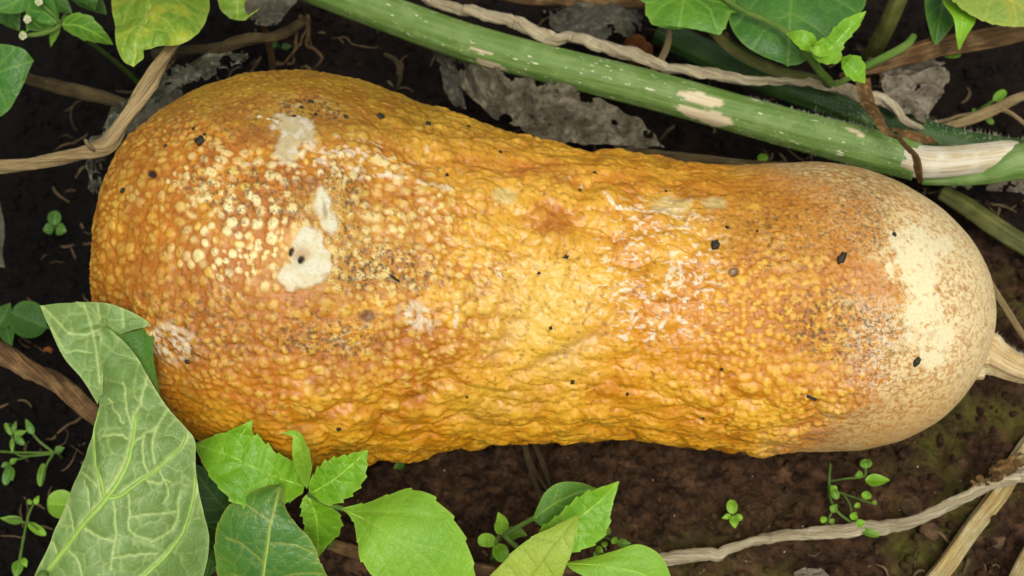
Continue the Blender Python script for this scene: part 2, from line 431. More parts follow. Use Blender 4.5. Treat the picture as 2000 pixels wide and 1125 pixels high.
def polyd(pts):
    pts = np.asarray(pts, float); d = np.full(len(qx), 1e9)
    for (x0, y0), (x1, y1) in zip(pts[:-1], pts[1:]):
        ex, ey = x1 - x0, y1 - y0
        t = np.clip(((qx - x0) * ex + (qy - y0) * ey) / (ex * ex + ey * ey + 1e-9), 0, 1)
        d = np.minimum(d, np.hypot(qx - x0 - t * ex, qy - y0 - t * ey))
    return d
L1 = fbm(S / 140, 3, 1); L2 = fbm(S / 55, 4, 2); L3 = fbm(S / 18, 3, 3); L4 = fbm(S / 6, 3, 4)
# --- the buff rind of the stalk end
edge_x = np.interp(qy, [280, 330, 400, 470, 540, 600, 680, 740, 800, 850, 900], [1475, 1540, 1690, 1712, 1735, 1770, 1745, 1735, 1690, 1600, 1560])
cream_d = qx - edge_x + (L2 - 0.5) * 130 + (L3 - 0.5) * 110
cream = sstep(-14, 16, cream_d + (L4 - 0.5) * 150)
halfc = sstep(-150, 10, qx - edge_x + (L2 - 0.5) * 120)        # speckled border
smoothend = sstep(-90, 60, qx - edge_x)
# --- bump layers
pim_w = np.clip(1.0 * blob(470, 480, 420, 360, 0.9) + blob(760, 560, 240, 190, 0.9) + 0.9 * blob(1540, 700, 220, 190, 0.8) + 0.5 * blob(1500, 480, 190, 150, 0.9), 0, 1) * (1 - smoothend)
pim_w *= 1 - 0.75 * blob(640, 175, 330, 75, 0.8)
lump_w = np.clip(blob(1100, 500, 330, 330, 0.9) + sstep(700, 800, qy) * sstep(420, 640, qx) + 0.6 * blob(900, 260, 280, 90, 0.8), 0, 1) * (1 - smoothend)
tiny_w = (1 - smoothend) * (1 - 0.5 * pim_w)
def dome(scale, seed, wmask, rmin, rmax, stretch=(1, 1, 1), keep=1.0, ex=0.5):
    h = np.zeros(len(qx)); rid = np.zeros(len(qx)); idx = np.where(facing & (wmask > 0.02))[0]
    f1, r = voro2(AX[idx] / (scale * stretch[0]), AR[idx] / (scale * stretch[1]), seed)
    R = rmin + (rmax - rmin) * ((r * 5.3) % 1.0)
    hh = np.clip(1 - (f1 / R) ** 2, 0, 1) ** ex * np.where(r < keep, 1, 0.0) * (0.5 + 0.5 * ((r * 9.1) % 1.0))
    h[idx] = hh * wmask[idx]; rid[idx] = r
    return h, rid
hp, rp = dome(15, 5, pim_w, 0.36, 0.68)
pw2 = np.clip(pim_w + 0.5 * lump_w, 0, 1) * sstep(0.42, 0.56, fbm(S / 60, 2, 36)); hp2, rp2 = dome(22, 25, pw2, 0.34, 0.6)
hp = np.where(hp2 > hp * (1 - pw2) + 0.15, hp2, hp * (1 - 0.6 * pw2)); rp = np.where(hp2 > 0.15, rp2, rp)
ht, rt = dome(12.5, 9, tiny_w, 0.4, 0.66, keep=0.9)
hl, rl = dome(62, 14, lump_w, 0.6, 0.95, (1.3, 1, 1), 1.0, 0.9)
hm, rm = dome(32, 19, lump_w, 0.5, 0.8, (1.25, 1, 1), 0.85, 0.8)
wr_c = W / np.array((170, 26, 26))
wr = 1 - np.abs(2 * fbm(wr_c, 3, 31) - 1) * 2.2; wr = np.clip(wr, 0, 1) ** 2
wr_w = np.clip(sstep(520, 700, qy) * sstep(1350, 700, qx) + sstep(760, 830, qy), 0, 1) * (1 - smoothend)
big = (L1 - 0.5) * 20 + (fbm(S / np.array((75, 60, 60)), 3, 77) - 0.5) * (6 + 14 * lump_w)
disp = -6.5 + big * (1 - 0.75 * smoothend) + hp * 4.8 + ht * 2.2 * (1 - 0.6 * np.clip(pim_w + 0.6 * lump_w, 0, 1)) + hl * (9.0 + 6 * sstep(720, 820, qy)) + hm * 5.5 - wr * 3.4 * wr_w + (L3 - 0.5) * 1.2 * (1 - smoothend) + (L4 - 0.5) * 0.5
# named dents and swellings
disp += 9 * blob(1075, 430, 45, 70, 1.4) + 10 * blob(1190, 360, 70, 55, 1.4) - 6 * blob(1130, 380, 22, 60, 1.2, 0.3)
disp += 8 * blob(1270, 590, 60, 55, 1.3)
crk1 = np.exp(-(polyd([(1000, 740), (1080, 700), (1120, 680), (1160, 660), (1210, 600)]) / 9) ** 2)
crk2 = np.exp(-(polyd([(880, 745), (950, 765), (1040, 770), (1110, 750)]) / 9) ** 2)
crk3 = np.exp(-(polyd([(1105, 330), (1140, 350), (1165, 400), (1120, 470)]) / 9) ** 2)
crk4 = np.exp(-(polyd([(880, 590), (920, 570), (1000, 580), (1010, 640), (960, 700)]) / 10) ** 2)
disp -= 5 * crk1 + 5 * crk2 + 4 * crk3 + 2 * crk4
# old wounds: pale sunken scars with holes
scarA = np.maximum(blob(602, 488, 33, 42, 0.3, 0.1, 0.7, 18, 81), blob(586, 538, 44, 27, 0.3, -0.15, 0.8, 16, 82))
scarA = np.maximum(scarA, blob(620, 515, 27, 32, 0.3, 0, 0.8, 16, 83))
scarB = np.maximum(blob(632, 398, 18, 36, 0.6, -0.15, 1.0, 16, 84), blob(645, 432, 17, 28, 0.6, -0.3, 1.0, 16, 85))
scarC = np.maximum(blob(582, 250, 46, 22, 0.5, 0.35, 1.2, 16, 86), blob(562, 285, 23, 34, 0.5, 0.1, 1.1, 16, 87))
flat = np.clip(scarA + scarB + scarC, 0, 1)
disp = disp * (1 - 0.9 * flat) + flat * np.median(disp[facing]) * 0.6
disp -= 7 * blob(592, 500, 20, 20, 1.2) + 14 * np.maximum(blob(590, 506, 5, 8, 0.6, 0.5), blob(570, 491, 4, 9, 0.6, 0.35)) + 5 * blob(636, 408, 4, 20, 1.0)
disp -= 8 * blob(291, 338, 12, 9, 0.8) + 7 * blob(1432, 531, 9, 8, 0.7)
crackw = np.zeros(len(qx))
warp = (fbm(S / 9, 2, 91) - 0.5) * 22
def crack(pts, wd, amt=1.0, gap=0.45):
    global crackw
    wd = wd * 0.8; gap = gap + 0.07
    d = polyd(pts) + warp * 0.7
    g = sstep(gap - 0.12, gap + 0.05, fbm(S / 14, 2, int(pts[0][0]) % 97))
    crackw = np.maximum(crackw, amt * sstep(wd, wd * 0.35, np.abs(d)) * g)
crack([(1178, 385), (1195, 405), (1215, 412), (1240, 408), (1270, 414), (1300, 412), (1320, 424), (1350, 420), (1378, 428)], 5.0, 1, 0.3)
crack([(1215, 412), (1210, 435), (1216, 450), (1200, 462)], 5, 1, 0.3)
crack([(1310, 498), (1318, 520), (1300, 540), (1302, 570), (1305, 600), (1300, 625), (1285, 650), (1262, 665), (1230, 660), (1210, 657)], 5, 1, 0.36)
crack([(1330, 525), (1332, 548), (1310, 560)], 6, 1, 0.35); crack([(1355, 530), (1365, 550), (1380, 525)], 5, 1, 0.4)
crack([(1225, 530), (1220, 545), (1165, 620), (1150, 632)], 4, 0.9, 0.5); crack([(1295, 440), (1330, 445), (1370, 440)], 4, 0.8, 0.5)
crack([(1280, 495), (1330, 500), (1375, 495)], 4, 0.8, 0.55); crack([(1215, 650), (1230, 640), (1245, 615)], 4, 0.9, 0.4)
crack([(1250, 580), (1280, 585), (1330, 580)], 4, 0.8, 0.5); crack([(1100, 355), (1120, 345), (1140, 365)], 4, 0.6, 0.4)
crack([(590, 300), (640, 318), (720, 335), (800, 350), (880, 372)], 9, 0.8, 0.47); crack([(600, 280), (630, 300), (700, 300), (760, 318)], 12, 0.8, 0.52)
crack([(500, 225), (525, 227), (550, 240)], 4, 1, 0.2); crack([(470, 318), (520, 315), (550, 318)], 4, 0.6, 0.3)
crack([(885, 590), (890, 635)], 5, 0.8, 0.3); crack([(830, 285), (850, 300), (845, 320)], 4, 0.8, 0.5)
crack([(970, 515), (975, 540)], 4, 0.8, 0.3); crack([(760, 290), (820, 320), (870, 330)], 5, 0.6, 0.55)
fleck = sstep(0.64, 0.69, fbm(S / np.array((10, 5, 5)), 2, 93)) * np.maximum.reduce([blob(1290, 530, 130, 150, 0.6), 0.9 * blob(690, 310, 120, 40, 0.8, 0.1), 0.25 * blob(900, 440, 200, 150, 1.0)])
crackw = np.maximum(crackw, fleck * 0.9)
disp += crackw * 1.6
Vd = Vb + Nb * (disp * 0.0002)[:, None]
# --- pigment
def mixc(c, w_, col): return c * (1 - w_[:, None]) + np.asarray(col)[None] * w_[:, None]
n_ = len(qx)
base = np.tile(A(216, 142, 26), (n_, 1))
base = mixc(base, sstep(0.35, 0.7, L1) * 0.7, A(204, 124, 18))
base = mixc(base, sstep(0.45, 0.7, L2) * 0.6, A(230, 168, 48))
base = mixc(base, sstep(0.5, 0.3, L2) * 0.55, A(190, 108, 14))
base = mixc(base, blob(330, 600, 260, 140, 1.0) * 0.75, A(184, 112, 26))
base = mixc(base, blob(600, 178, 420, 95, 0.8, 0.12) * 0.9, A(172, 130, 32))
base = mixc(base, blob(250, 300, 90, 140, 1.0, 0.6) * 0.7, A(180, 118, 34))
base = mixc(base, blob(650, 450, 190, 130, 1.0) * sstep(0.35, 0.65, L2) * 0.8, A(188, 140, 46))
base = mixc(base, sstep(0.55, 0.35, fbm(S / 38, 3, 37)) * 0.5 * sstep(1000, 800, qx), A(160, 88, 16))
base = mixc(base, blob(1060, 610, 120, 130, 1.2) * 0.85, A(236, 194, 96))
base = mixc(base, blob(1110, 700, 60, 40, 1.1) * 0.55, A(228, 190, 110))
base = mixc(base, blob(880, 470, 160, 140, 1.1) * 0.45, A(228, 170, 66))
base = mixc(base, np.maximum(blob(1080, 430, 40, 55, 1.2), np.maximum(blob(1265, 600, 60, 45, 1.2), blob(1060, 340, 60, 30, 1.2))) * 0.7, A(186, 98, 14))
base = mixc(base, blob(1390, 440, 130, 60, 1.1) * 0.3, A(224, 176, 70))
base = mixc(base, blob(1380, 690, 260, 120, 1.0) * 0.6, A(226, 148, 14))
base = mixc(base, blob(1560, 420, 150, 90, 1.0) * 0.6, A(196, 128, 34))
base = mixc(base, blob(1620, 600, 160, 120, 1.0) * 0.4, A(198, 128, 38))
base = mixc(base, sstep(770, 860, qy) * 0.4 * sstep(1500, 1300, qx), A(222, 148, 10))
base = mixc(base, blob(960, 790, 90, 40, 1.0) * 0.6, A(206, 158, 56))
base = mixc(base, sstep(0.56, 0.7, L2) * 0.4 * lump_w, A(240, 180, 60))
base = mixc(base, (crk1 + crk4) * 0.35, A(196, 150, 130))
# pale wart tops, each its own tone
whit = np.clip(1.1 * blob(480, 470, 120, 85, 1.1) + 0.7 * blob(440, 345, 170, 60, 1.2) + 0.6 * blob(780, 450, 170, 130, 1.2) + 0.5 * blob(700, 320, 140, 40, 1.0), 0, 1)
valley = pim_w * sstep(0.4, 0.05, hp) * (1 - cream)
base = mixc(base, valley * 0.55, A(186, 104, 12))
tops = sstep(0.25, 0.75, hp) * (0.25 + 0.75 * ((rp * 3.7) % 1.0))
base = mixc(base, tops * (0.6 + 0.3 * whit), A(240, 198, 96))
yl = sstep(1250, 1400, qx) * (1 - cream); base = mixc(base, tops * yl * 0.5, A(242, 182, 34))
base = mixc(base, sstep(0.3, 0.7, hp) * sstep(0.4, 0.75, (rp * 13.3) % 1.0 + 0.45 * whit) * whit * 0.8, A(248, 230, 192))
base = mixc(base, sstep(0.35, 0.85, ht) * 0.5 * ((rt * 7.1) % 1.0), A(244, 190, 70))
base = mixc(base, sstep(0.4, 0.9, hl) * 0.45, A(238, 176, 50))
base = mixc(base, sstep(0.35, 0.85, hm) * 0.55 * ((rm * 7.1) % 1.0), A(246, 190, 74))
# rind border and buff end
buff = np.tile(A(226, 192, 118), (n_, 1))
buff = mixc(buff, sstep(0.4, 0.65, L2), A(236, 206, 140))
buff = mixc(buff, blob(1885, 540, 110, 230, 0.9) * 0.8, A(246, 226, 172))
def pale(cx, cy, rx, ry, sd): return blob(cx, cy, rx, ry, 0.3, 0, 2.4, 13, sd)
bl = np.maximum.reduce([pale(1780, 500, 42, 60, 61), pale(1805, 580, 32, 90, 62), pale(1840, 650, 30, 28, 63), pale(1822, 702, 26, 24, 64), pale(1745, 465, 26, 20, 65), pale(1830, 480, 30, 24, 66), pale(1775, 660, 20, 14, 67)])
buff = mixc(buff, bl * 0.85, A(238, 226, 180))
fl = fbm(S / np.array((16, 4, 4)), 3, 55)
nearb = sstep(330, 30, qx - edge_x)
buff = mixc(buff, sstep(0.5, 0.66, fl) * (0.35 + 0.35 * nearb) * (1 - bl), A(186, 136, 58))
buff = mixc(buff, sstep(0.54, 0.66, L4) * (0.25 + 0.6 * nearb) * (1 - bl), A(172, 116, 40))
buff = mixc(buff, sstep(0.4, 0.28, L4) * 0.5 * (1 - bl), A(236, 220, 168))
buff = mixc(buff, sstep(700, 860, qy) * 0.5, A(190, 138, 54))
buff = mixc(buff, blob(1640, 345, 150, 50, 0.9) * sstep(0.36, 0.6, L4) * 0.7, A(168, 118, 44))
brown = sstep(0.56, 0.66, fbm(S / 11, 3, 58)) * sstep(150, 30, np.abs(qx - edge_x - 50)) * (1 - bl * 0.6)
buff = mixc(buff, brown * 0.75, A(184, 118, 34))
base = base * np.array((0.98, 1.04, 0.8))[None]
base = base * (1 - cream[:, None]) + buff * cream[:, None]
ff = fbm(S / 7.5, 3, 56)
spk = sstep(0.47, 0.58, fbm(S / np.array((7, 5, 5)), 3, 59)) * halfc * (1 - cream) * np.clip(blob(1650, 640, 150, 60, 1.0, 0.2) + blob(1720, 700, 90, 60, 1.0) + 0.25, 0, 1)
base = mixc(base, spk * 0.8, A(232, 216, 182))
# sooty mould
sootm = np.maximum.reduce([blob(720, 520, 140, 50, 0.9, 0.1, 0.5), 0.8 * blob(640, 660, 120, 45, 1.0, 0, 0.5), 0.9 * blob(660, 390, 60, 80, 1.0, 0, 0.6), 0.7 * blob(500, 380, 150, 60, 1.0, 0.2, 0.6), blob(610, 212, 70, 24, 0.9, 0.2, 0.6), 0.9 * blob(1650, 640, 120, 70, 1.0, 0.2, 0.6), 0.7 * blob(1690, 420, 60, 80, 1.0, 0, 0.6), 0.5 * blob(360, 640, 140, 90, 1.0), 0.4 * blob(480, 240, 180, 50, 1.0), 0.5 * blob(1550, 450, 120, 80, 1)])
sp1 = fbm(S / 5.2, 2, 57)
base = mixc(base, sstep(0.54, 0.66, sp1) * sootm * 0.85, A(84, 66, 34))
base = mixc(base, sstep(0.58, 0.7, ff) * sootm * 0.6 * sstep(0.4, 0.6, L2), A(226, 208, 150))
base = mixc(base, sstep(0.66, 0.72, sp1) * 0.5 * (1 - cream), A(120, 72, 22))
greym = np.maximum(blob(335, 670, 55, 36, 0.8, 0.2, 0.6), blob(815, 615, 40, 26, 0.8, 0.4, 0.7))
base = mixc(base, sstep(0.42, 0.55, ff) * greym * 0.8, A(226, 210, 176))
base = mixc(base, blob(718, 618, 15, 13, 0.7, 0, 0.4, 20) * 0.85, A(112, 70, 40))
base = mixc(base, np.maximum(blob(500, 262, 40, 20, 1.2), blob(610, 355, 20, 14, 1.2)) * 0.6, A(146, 78, 16))
# scars, cracks
halo = np.clip(np.maximum(blob(600, 505, 60, 68, 0.6), blob(640, 412, 34, 56, 0.7)), 0, 1)
base = mixc(base, halo * 0.35, A(222, 176, 84))
base = mixc(base, np.clip(scarA + scarB, 0, 1), A(224, 218, 186))
base = mixc(base, np.clip(scarA + scarB, 0, 1) * sstep(0.45, 0.6, L3) * 0.5, A(214, 196, 140))
base = mixc(base, scarC * 0.8, A(204, 192, 148))
base = mixc(base, scarC * sstep(0.5, 0.6, L3) * 0.6, A(228, 222, 200))
base = mixc(base, np.maximum(blob(986, 385, 24, 16, 0.6, 0.1, 0.6), np.maximum(blob(1310, 400, 34, 18, 0.7, 0.1, 0.7), blob(1395, 395, 24, 12, 0.8, 0, 0.7))) * 0.7, A(216, 196, 126))
base = mixc(base, blob(590, 497, 17, 13, 0.9) * 0.55, A(176, 130, 74))
base = mixc(base, np.maximum(blob(590, 507, 5.5, 8, 0.5, 0.5), blob(570, 491, 4.5, 9, 0.5, 0.35)), A(40, 22, 12))
base = mixc(base, blob(291, 336, 9, 7, 0.5, 0.2), A(46, 26, 14))
base = mixc(base, blob(636, 408, 3.5, 16, 0.6, -0.1) * 0.6, A(140, 110, 60))
base = mixc(base, blob(1432, 531, 10, 9, 0.5), A(132, 104, 66))
base = mixc(base, crackw * 0.85, A(240, 224, 190))
rgh = 0.5 + 0.2 * cream + 0.15 * sootm - 0.10 * lump_w * (1 - cream) + 0.15 * flat
mott = np.clip(halfc * np.clip(blob(1650, 640, 150, 60, 1.0, 0.2) + blob(1720, 700, 90, 60, 1.0) + 0.35, 0, 1) * (1 - bl), 0, 1)
col4 = np.concatenate([np.clip(base, 0.002, 0.9), np.ones((n_, 1))], 1)

sn = N('squash_rind')
ca = sn.attr('Col').outputs['Color']; sp_ = sn.geo()
v1 = sn.noise(sp_, 950, 3, 0.7); v2 = sn.noise(sp_, 1150, 3, 0.7)
ca = sn.mix(sn.math('MULTIPLY', sn.ramp(v1, [(0.5, (0, 0, 0)), (0.56, (1, 1, 1))]), sn.math('MULTIPLY', sn.attr('mott').outputs['Fac'], 0.7)), ca, g3(A(236, 218, 172)))
ca = sn.mix(sn.math('MULTIPLY', sn.ramp(v2, [(0.55, (0, 0, 0)), (0.6, (1, 1, 1))]), sn.math('MULTIPLY', sn.attr('soot').outputs['Fac'], 0.75)), ca, g3(A(72, 54, 26)))
ca = sn.mix(sn.math('MULTIPLY', sn.ramp(v2, [(0.36, (1, 1, 1)), (0.42, (0, 0, 0))]), sn.math('MULTIPLY', sn.attr('mott').outputs['Fac'], 0.7)), ca, g3(A(150, 92, 30)))
cc = sn.mix(0.55, ca, sn.ramp(sn.noise(sp_, 700, 4, 0.65), [(0.3, (0.7, 0.64, 0.56)), (0.52, (1, 1, 1))]), 'MULTIPLY')
sn.l(cc, sn.b.inputs['Base Color'])
sn.l(sn.math('ADD', sn.attr('rough').outputs['Fac'], sn.math('MULTIPLY', sn.math('SUBTRACT', sn.noise(sp_, 260, 3), 0.5), 0.3)), sn.b.inputs['Roughness'])
sn.b.inputs['Subsurface Weight'].default_value = 0.18
sn.b.inputs['Subsurface Radius'].default_value = (1.0, 0.6, 0.15)
sn.b.inputs['Subsurface Scale'].default_value = 0.0022
sn.b.inputs['Specular IOR Level'].default_value = 0.45
sn.bump(sn.noise(sp_, 950, 4, 0.6), 0.25, 0.0004)
M['rind'] = sn.m
squash = empty('squash', (0, 0.02, 0.0), 'large warty orange squash with buff stalk end lying on the soil', 'squash')
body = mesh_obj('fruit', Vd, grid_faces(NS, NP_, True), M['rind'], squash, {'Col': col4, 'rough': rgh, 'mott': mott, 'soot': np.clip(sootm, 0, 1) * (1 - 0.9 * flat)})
SQ = dict(V=Vd, qx=qx, qy=qy, N=Nb, ok=facing)
def on_squash(px, py):
    d = (SQ['qx'] - px) ** 2 + (SQ['qy'] - py) ** 2 + np.where(SQ['ok'], 0, 1e9)
    k = int(d.argmin()); return SQ['V'][k], SQ['N'][k]

# ------------------------------------------------------------------ stalks
def tube(name, pts, mat, parent, n=None, ring=14, ridge=0.0, nr=5, twist=0.0, rough=0.0, flat=1.0, patch=None, seed=1, wig=0.0, caps=True):
    """pts: rows of (px, py, z, radius in photo pixels)"""
    p = np.asarray(pts, float)
    Lpx = np.hypot(np.diff(p[:, 0]), np.diff(p[:, 1])).sum()
    n = n or int(max(8, min(260, Lpx / 4)))
    s = spline(p, n)
    V = P(s[:, 0], s[:, 1], s[:, 2])
    return tube3(name, V, s[:, 3] * mpp(V), mat, parent, ring, ridge, nr, twist, rough, flat, patch, seed, wig, s)
def tube3(name, V, r, mat, parent, ring=14, ridge=0.0, nr=5, twist=0.0, rough=0.0, flat=1.0, patch=None, seed=1, wig=0.0, s=None, mesh_only=False):
    n = len(V)
    if wig:
        Q = V * 0 + np.linspace(0, np.linalg.norm(np.diff(V, axis=0), axis=1).sum() / 0.008, n)[:, None]
        V = V + np.stack([fbm(Q + 7.1 * seed, 3, seed), fbm(Q + 3.3, 3, seed + 1), fbm(Q + 1.7, 3, seed + 2)], 1) * wig - 0.5 * wig
    T = np.gradient(V, axis=0); T /= np.linalg.norm(T, axis=1, keepdims=True) + 1e-12
    up = np.array((0.0, -0.3, 1.0)); U = np.cross(T, up); U /= np.linalg.norm(U, axis=1, keepdims=True) + 1e-9
    B = np.cross(U, T)
    ln = np.concatenate([[0], np.cumsum(np.linalg.norm(np.diff(V, axis=0), axis=1))])
    th = np.linspace(0, 2 * math.pi, ring, endpoint=False)
    tw = twist * ln
    ang = th[None] + 0 * tw[:, None]
    rr = np.ones((n, ring))
    if ridge: rr += ridge * np.cos(nr * (th[None] + tw[:, None]))
    if flat != 1.0:
        e = np.cos(th[None] + tw[:, None] * 0.7) ** 2
        rr *= flat + (1 - flat) * e
    if rough:
        Q = np.stack([np.repeat(ln / 0.006, ring), np.tile(np.cos(th) * 1.6, n), np.tile(np.sin(th) * 1.6, n)], 1)
        rr += (fbm(Q, 4, seed + 5).reshape(n, ring) - 0.5) * 2 * rough
    R = rr * r[:, None]
    VV = V[:, None] + R[..., None] * (np.cos(ang)[..., None] * U[:, None] + np.sin(ang)[..., None] * B[:, None])
    F = grid_faces(n, ring, True)
    tc = np.stack([np.repeat(ln, ring) * 1.0, np.tile(np.cos(th), n) + np.repeat(tw, ring) * 0, np.tile(np.sin(th), n)], 1)
    if twist:
        a2 = np.repeat(tw, ring) + np.tile(th, n); tc[:, 1] = np.cos(a2); tc[:, 2] = np.sin(a2)
    VV = VV.reshape(-1, 3)
    # rounded ends
    VV = np.vstack([VV, V[0] - T[0] * r[0] * 0.3, V[-1] + T[-1] * r[-1] * 0.3])
    c0, c1 = n * ring, n * ring + 1; j = np.arange(ring); j2 = (j + 1) % ring
    F = np.vstack([F, np.stack([np.full(ring, c0), j2, j, j], 1)[:, [0, 1, 2, 2]], np.stack([np.full(ring, c1), (n - 1) * ring + j, (n - 1) * ring + j2, (n - 1) * ring + j2], 1)])
    tri = F[-2 * ring:, :3]; F = F[:-2 * ring]
    tc = np.vstack([tc, tc[:1], tc[-1:]])
    pa = np.zeros(len(VV))
    if patch is not None:
        x, y = proj(VV)
        for (cx, cy, rx, ry, ro) in patch:
            dx, dy = x - cx, y - cy; c_, s_ = math.cos(ro), math.sin(ro)
            d = np.hypot((dx * c_ + dy * s_) / rx, (-dx * s_ + dy * c_) / ry) + (fbm(VV / 0.004, 3, 9) - 0.5) * 0.9
            pa = np.maximum(pa, sstep(1.1, 0.95, d))
    if mesh_only: return VV, F, tri
    F = np.vstack([F, np.stack([tri[:, 0], tri[:, 1], tri[:, 2], tri[:, 2]], 1)])
    return mesh_poly(name, VV, F, mat, parent, {'tc': tc, 'patch': pa})
def mesh_poly(name, V, F, mat, parent, attrs):
    """quads where the last two indices repeat are triangles"""
    tri = F[:, 2] == F[:, 3]
    me = bpy.data.meshes.new(name)
    org = np.zeros(3); q = parent
    while q is not None: org = org + np.array(q.location); q = q.parent
    me.vertices.add(len(V)); me.vertices.foreach_set('co', (V - org).astype(np.float32).ravel())
    lt = np.where(tri, 3, 4).astype(np.int32)
    keep = np.ones(F.shape, bool); keep[tri, 3] = False
    lv = F[keep].astype(np.int32)
    me.loops.add(len(lv)); me.loops.foreach_set('vertex_index', lv)
    me.polygons.add(len(F)); me.polygons.foreach_set('loop_start', np.concatenate([[0], np.cumsum(lt)[:-1]]).astype(np.int32)); me.polygons.foreach_set('loop_total', lt)
    me.polygons.foreach_set('use_smooth', np.ones(len(F), bool))
    me.update(calc_edges=True); me.validate()
    for nm, a in attrs.items():
        a = np.asarray(a, np.float32)
        if a.ndim == 1: at = me.attributes.new(nm, 'FLOAT', 'POINT'); at.data.foreach_set('value', a)
        else: at = me.attributes.new(nm, 'FLOAT_VECTOR', 'POINT'); at.data.foreach_set('vector', a.ravel())
    me.materials.append(mat)
    o = bpy.data.objects.new(name, me); C.objects.link(o)
    if parent is not None: o.parent = parent
    return o
def hairs(parent, V, r, count, length, lo=-0.6, hi=1.2, name='hairs'):
    """fine bristles standing on a stalk (centre line V, radius r)"""
    T = np.gradient(V, axis=0); T /= np.linalg.norm(T, axis=1, keepdims=True)
    U = np.cross(T, (0, -0.3, 1.0)); U /= np.linalg.norm(U, axis=1, keepdims=True); B = np.cross(U, T)
    vs, fs = [], []
    for k in range(count):
        i = rng.integers(0, len(V)); a = rng.uniform(lo, hi) * math.pi
        d = math.cos(a) * U[i] + math.sin(a) * B[i]
        d2 = d + T[i] * rng.normal(0, 0.35); d2 /= np.linalg.norm(d2)
        p0 = V[i] + d * r[i] * 0.95; p1 = p0 + d2 * length * rng.uniform(0.5, 1.2)
        s = np.cross(d2, T[i]); s /= np.linalg.norm(s) + 1e-9; q = np.cross(s, d2); wd = 0.00011
        b = len(vs)
        vs += [p0 + s * wd, p0 - s * 0.5 * wd + q * wd, p0 - s * 0.5 * wd - q * wd, p1]
        fs += [(b, b + 1, b + 3), (b + 1, b + 2, b + 3), (b + 2, b, b + 3)]
    o = mesh_obj(name, np.array(vs), np.array(fs), M['hair'], parent, None, False)
    return tag(o, kind='stuff')
def path3(pts, n):
    s = spline(np.asarray(pts, float), n); V = P(s[:, 0], s[:, 1], s[:, 2]); return V, s[:, 3] * mpp(V)

# squash stalk, part of the squash
ped = [(1900,690,0.048,46),(1928,690,0.048,44),(1950,700,0.049,33),(1985,716,0.050,27),(2030,724,0.050,27),(2080,728,0.046,27)]
stem = tube('stalk', ped, M['peduncle'], squash, n=70, ring=40, ridge=0.13, nr=5, twist=18, rough=0.06, seed=3)
hv, hr = path3(ped[1:], 60); h = hairs(squash, hv, hr, 420, 0.0022, 0, 2); h.name = 'stalk_hairs'

# thick green vine behind the squash
vp = [(560,-45,0.030,34),(640,-15,0.036,34),(760,28,0.042,36),(900,78,0.044,37),(1050,120,0.045,37),(1250,170,0.046,38),(1450,225,0.047,38),(1600,266,0.049,39),(1700,292,0.050,40),(1790,316,0.051,38)]
vine = empty('green_vine', Pg(1200, 170), 'thick green squash vine with white scuffs behind the squash', 'vine')
tube('vine_skin', vp, M['vine'], vine, n=340, ring=48, ridge=0.018, nr=10, rough=0.012, patch=[(1368,192,40,11,0.25),(1375,226,62,12,0.27),(960,127,30,5,0.3),(940,100,22,3.5,0.3),(1668,256,22,4,0.4)])
wp = [(1765,308,0.052,33),(1800,316,0.053,32),(1850,316,0.053,30),(1920,308,0.052,29),(1960,304,0.051,29),(1985,302,0.050,26)]
tube('stripped_wood', wp, M['wood'], vine, n=90, ring=40, ridge=0.03, nr=7, rough=0.03)
gp_ = [(1800,352,0.043,9),(1860,349,0.0450,14),(1915,341,0.047,20),(1950,330,0.050,27),(1980,318,0.051,34),(2040,310,0.051,37),(2120,305,0.048,37)]
tube('torn_skin', gp_, M['vine'], vine, n=90, ring=30, ridge=0.03, nr=7, rough=0.04, seed=4)
hv, hr = path3(vp[6:], 120); hairs(vine, hv, hr, 520, 0.0016, 0.0, 1.0)

v2 = empty('dark_vine', Pg(1600, 190), 'dark green hairy vine running under the thick vine', 'vine')
vp2 = [(1290,60,0.012,28),(1380,105,0.014,28),(1500,155,0.016,29),(1600,190,0.018,29),(1720,234,0.020,29),(1850,275,0.022,30),(1960,297,0.024,30),(2100,310,0.024,30)]
tube('vine_skin', vp2, M['vine_dark'], v2, n=200, ring=32, ridge=0.03, nr=8, rough=0.02)
hv, hr = path3(vp2[3:], 120); hairs(v2, hv, hr, 700, 0.0026, 0.0, 1.0)

def stalk(name, label, cat, pts, mat, group=None, foot=None, **kw):
    """one loose stalk; foot: also bring its far end down to the soil outside the picture"""
    pts = [tuple(q) for q in pts]
    t = empty(name, tuple(Pg(pts[len(pts) // 2][0], pts[len(pts) // 2][1])), label, cat, group)
    tube('stalk', pts, M[mat], t, **kw)
    return t
stalk('dry_vine', 'long curly dried tan vine above the thick green vine', 'dry vine',
      [(800,-25,0.045,10),(850,5,0.05,11),(920,22,0.052,13),(1000,40,0.052,12),(1070,76,0.05,15),(1120,76,0.05,14),(1200,98,0.048,13),(1300,130,0.047,13),(1380,142,0.046,13),(1450,158,0.046,10),(1530,158,0.045,9),(1620,166,0.045,11),(1680,188,0.046,14),(1730,196,0.045,12),(1775,240,0.04,9),(1800,250,0.035,6)],
      'dry_grey', ring=26, ridge=0.16, nr=3, twist=85, rough=0.34, flat=0.7, seed=11, n=330, wig=0.0022)
stalk('dry_vine', 'pale brown dried stem along the top edge above the curly vine', 'dry vine',
      [(930,-22,0.02,8),(1000,-4,0.022,9),(1100,2,0.023,10),(1200,6,0.023,11),(1262,4,0.022,11),(1310,-8,0.02,9)], 'dry_brown', ring=20, ridge=0.12, nr=4, twist=60, rough=0.15, seed=12)
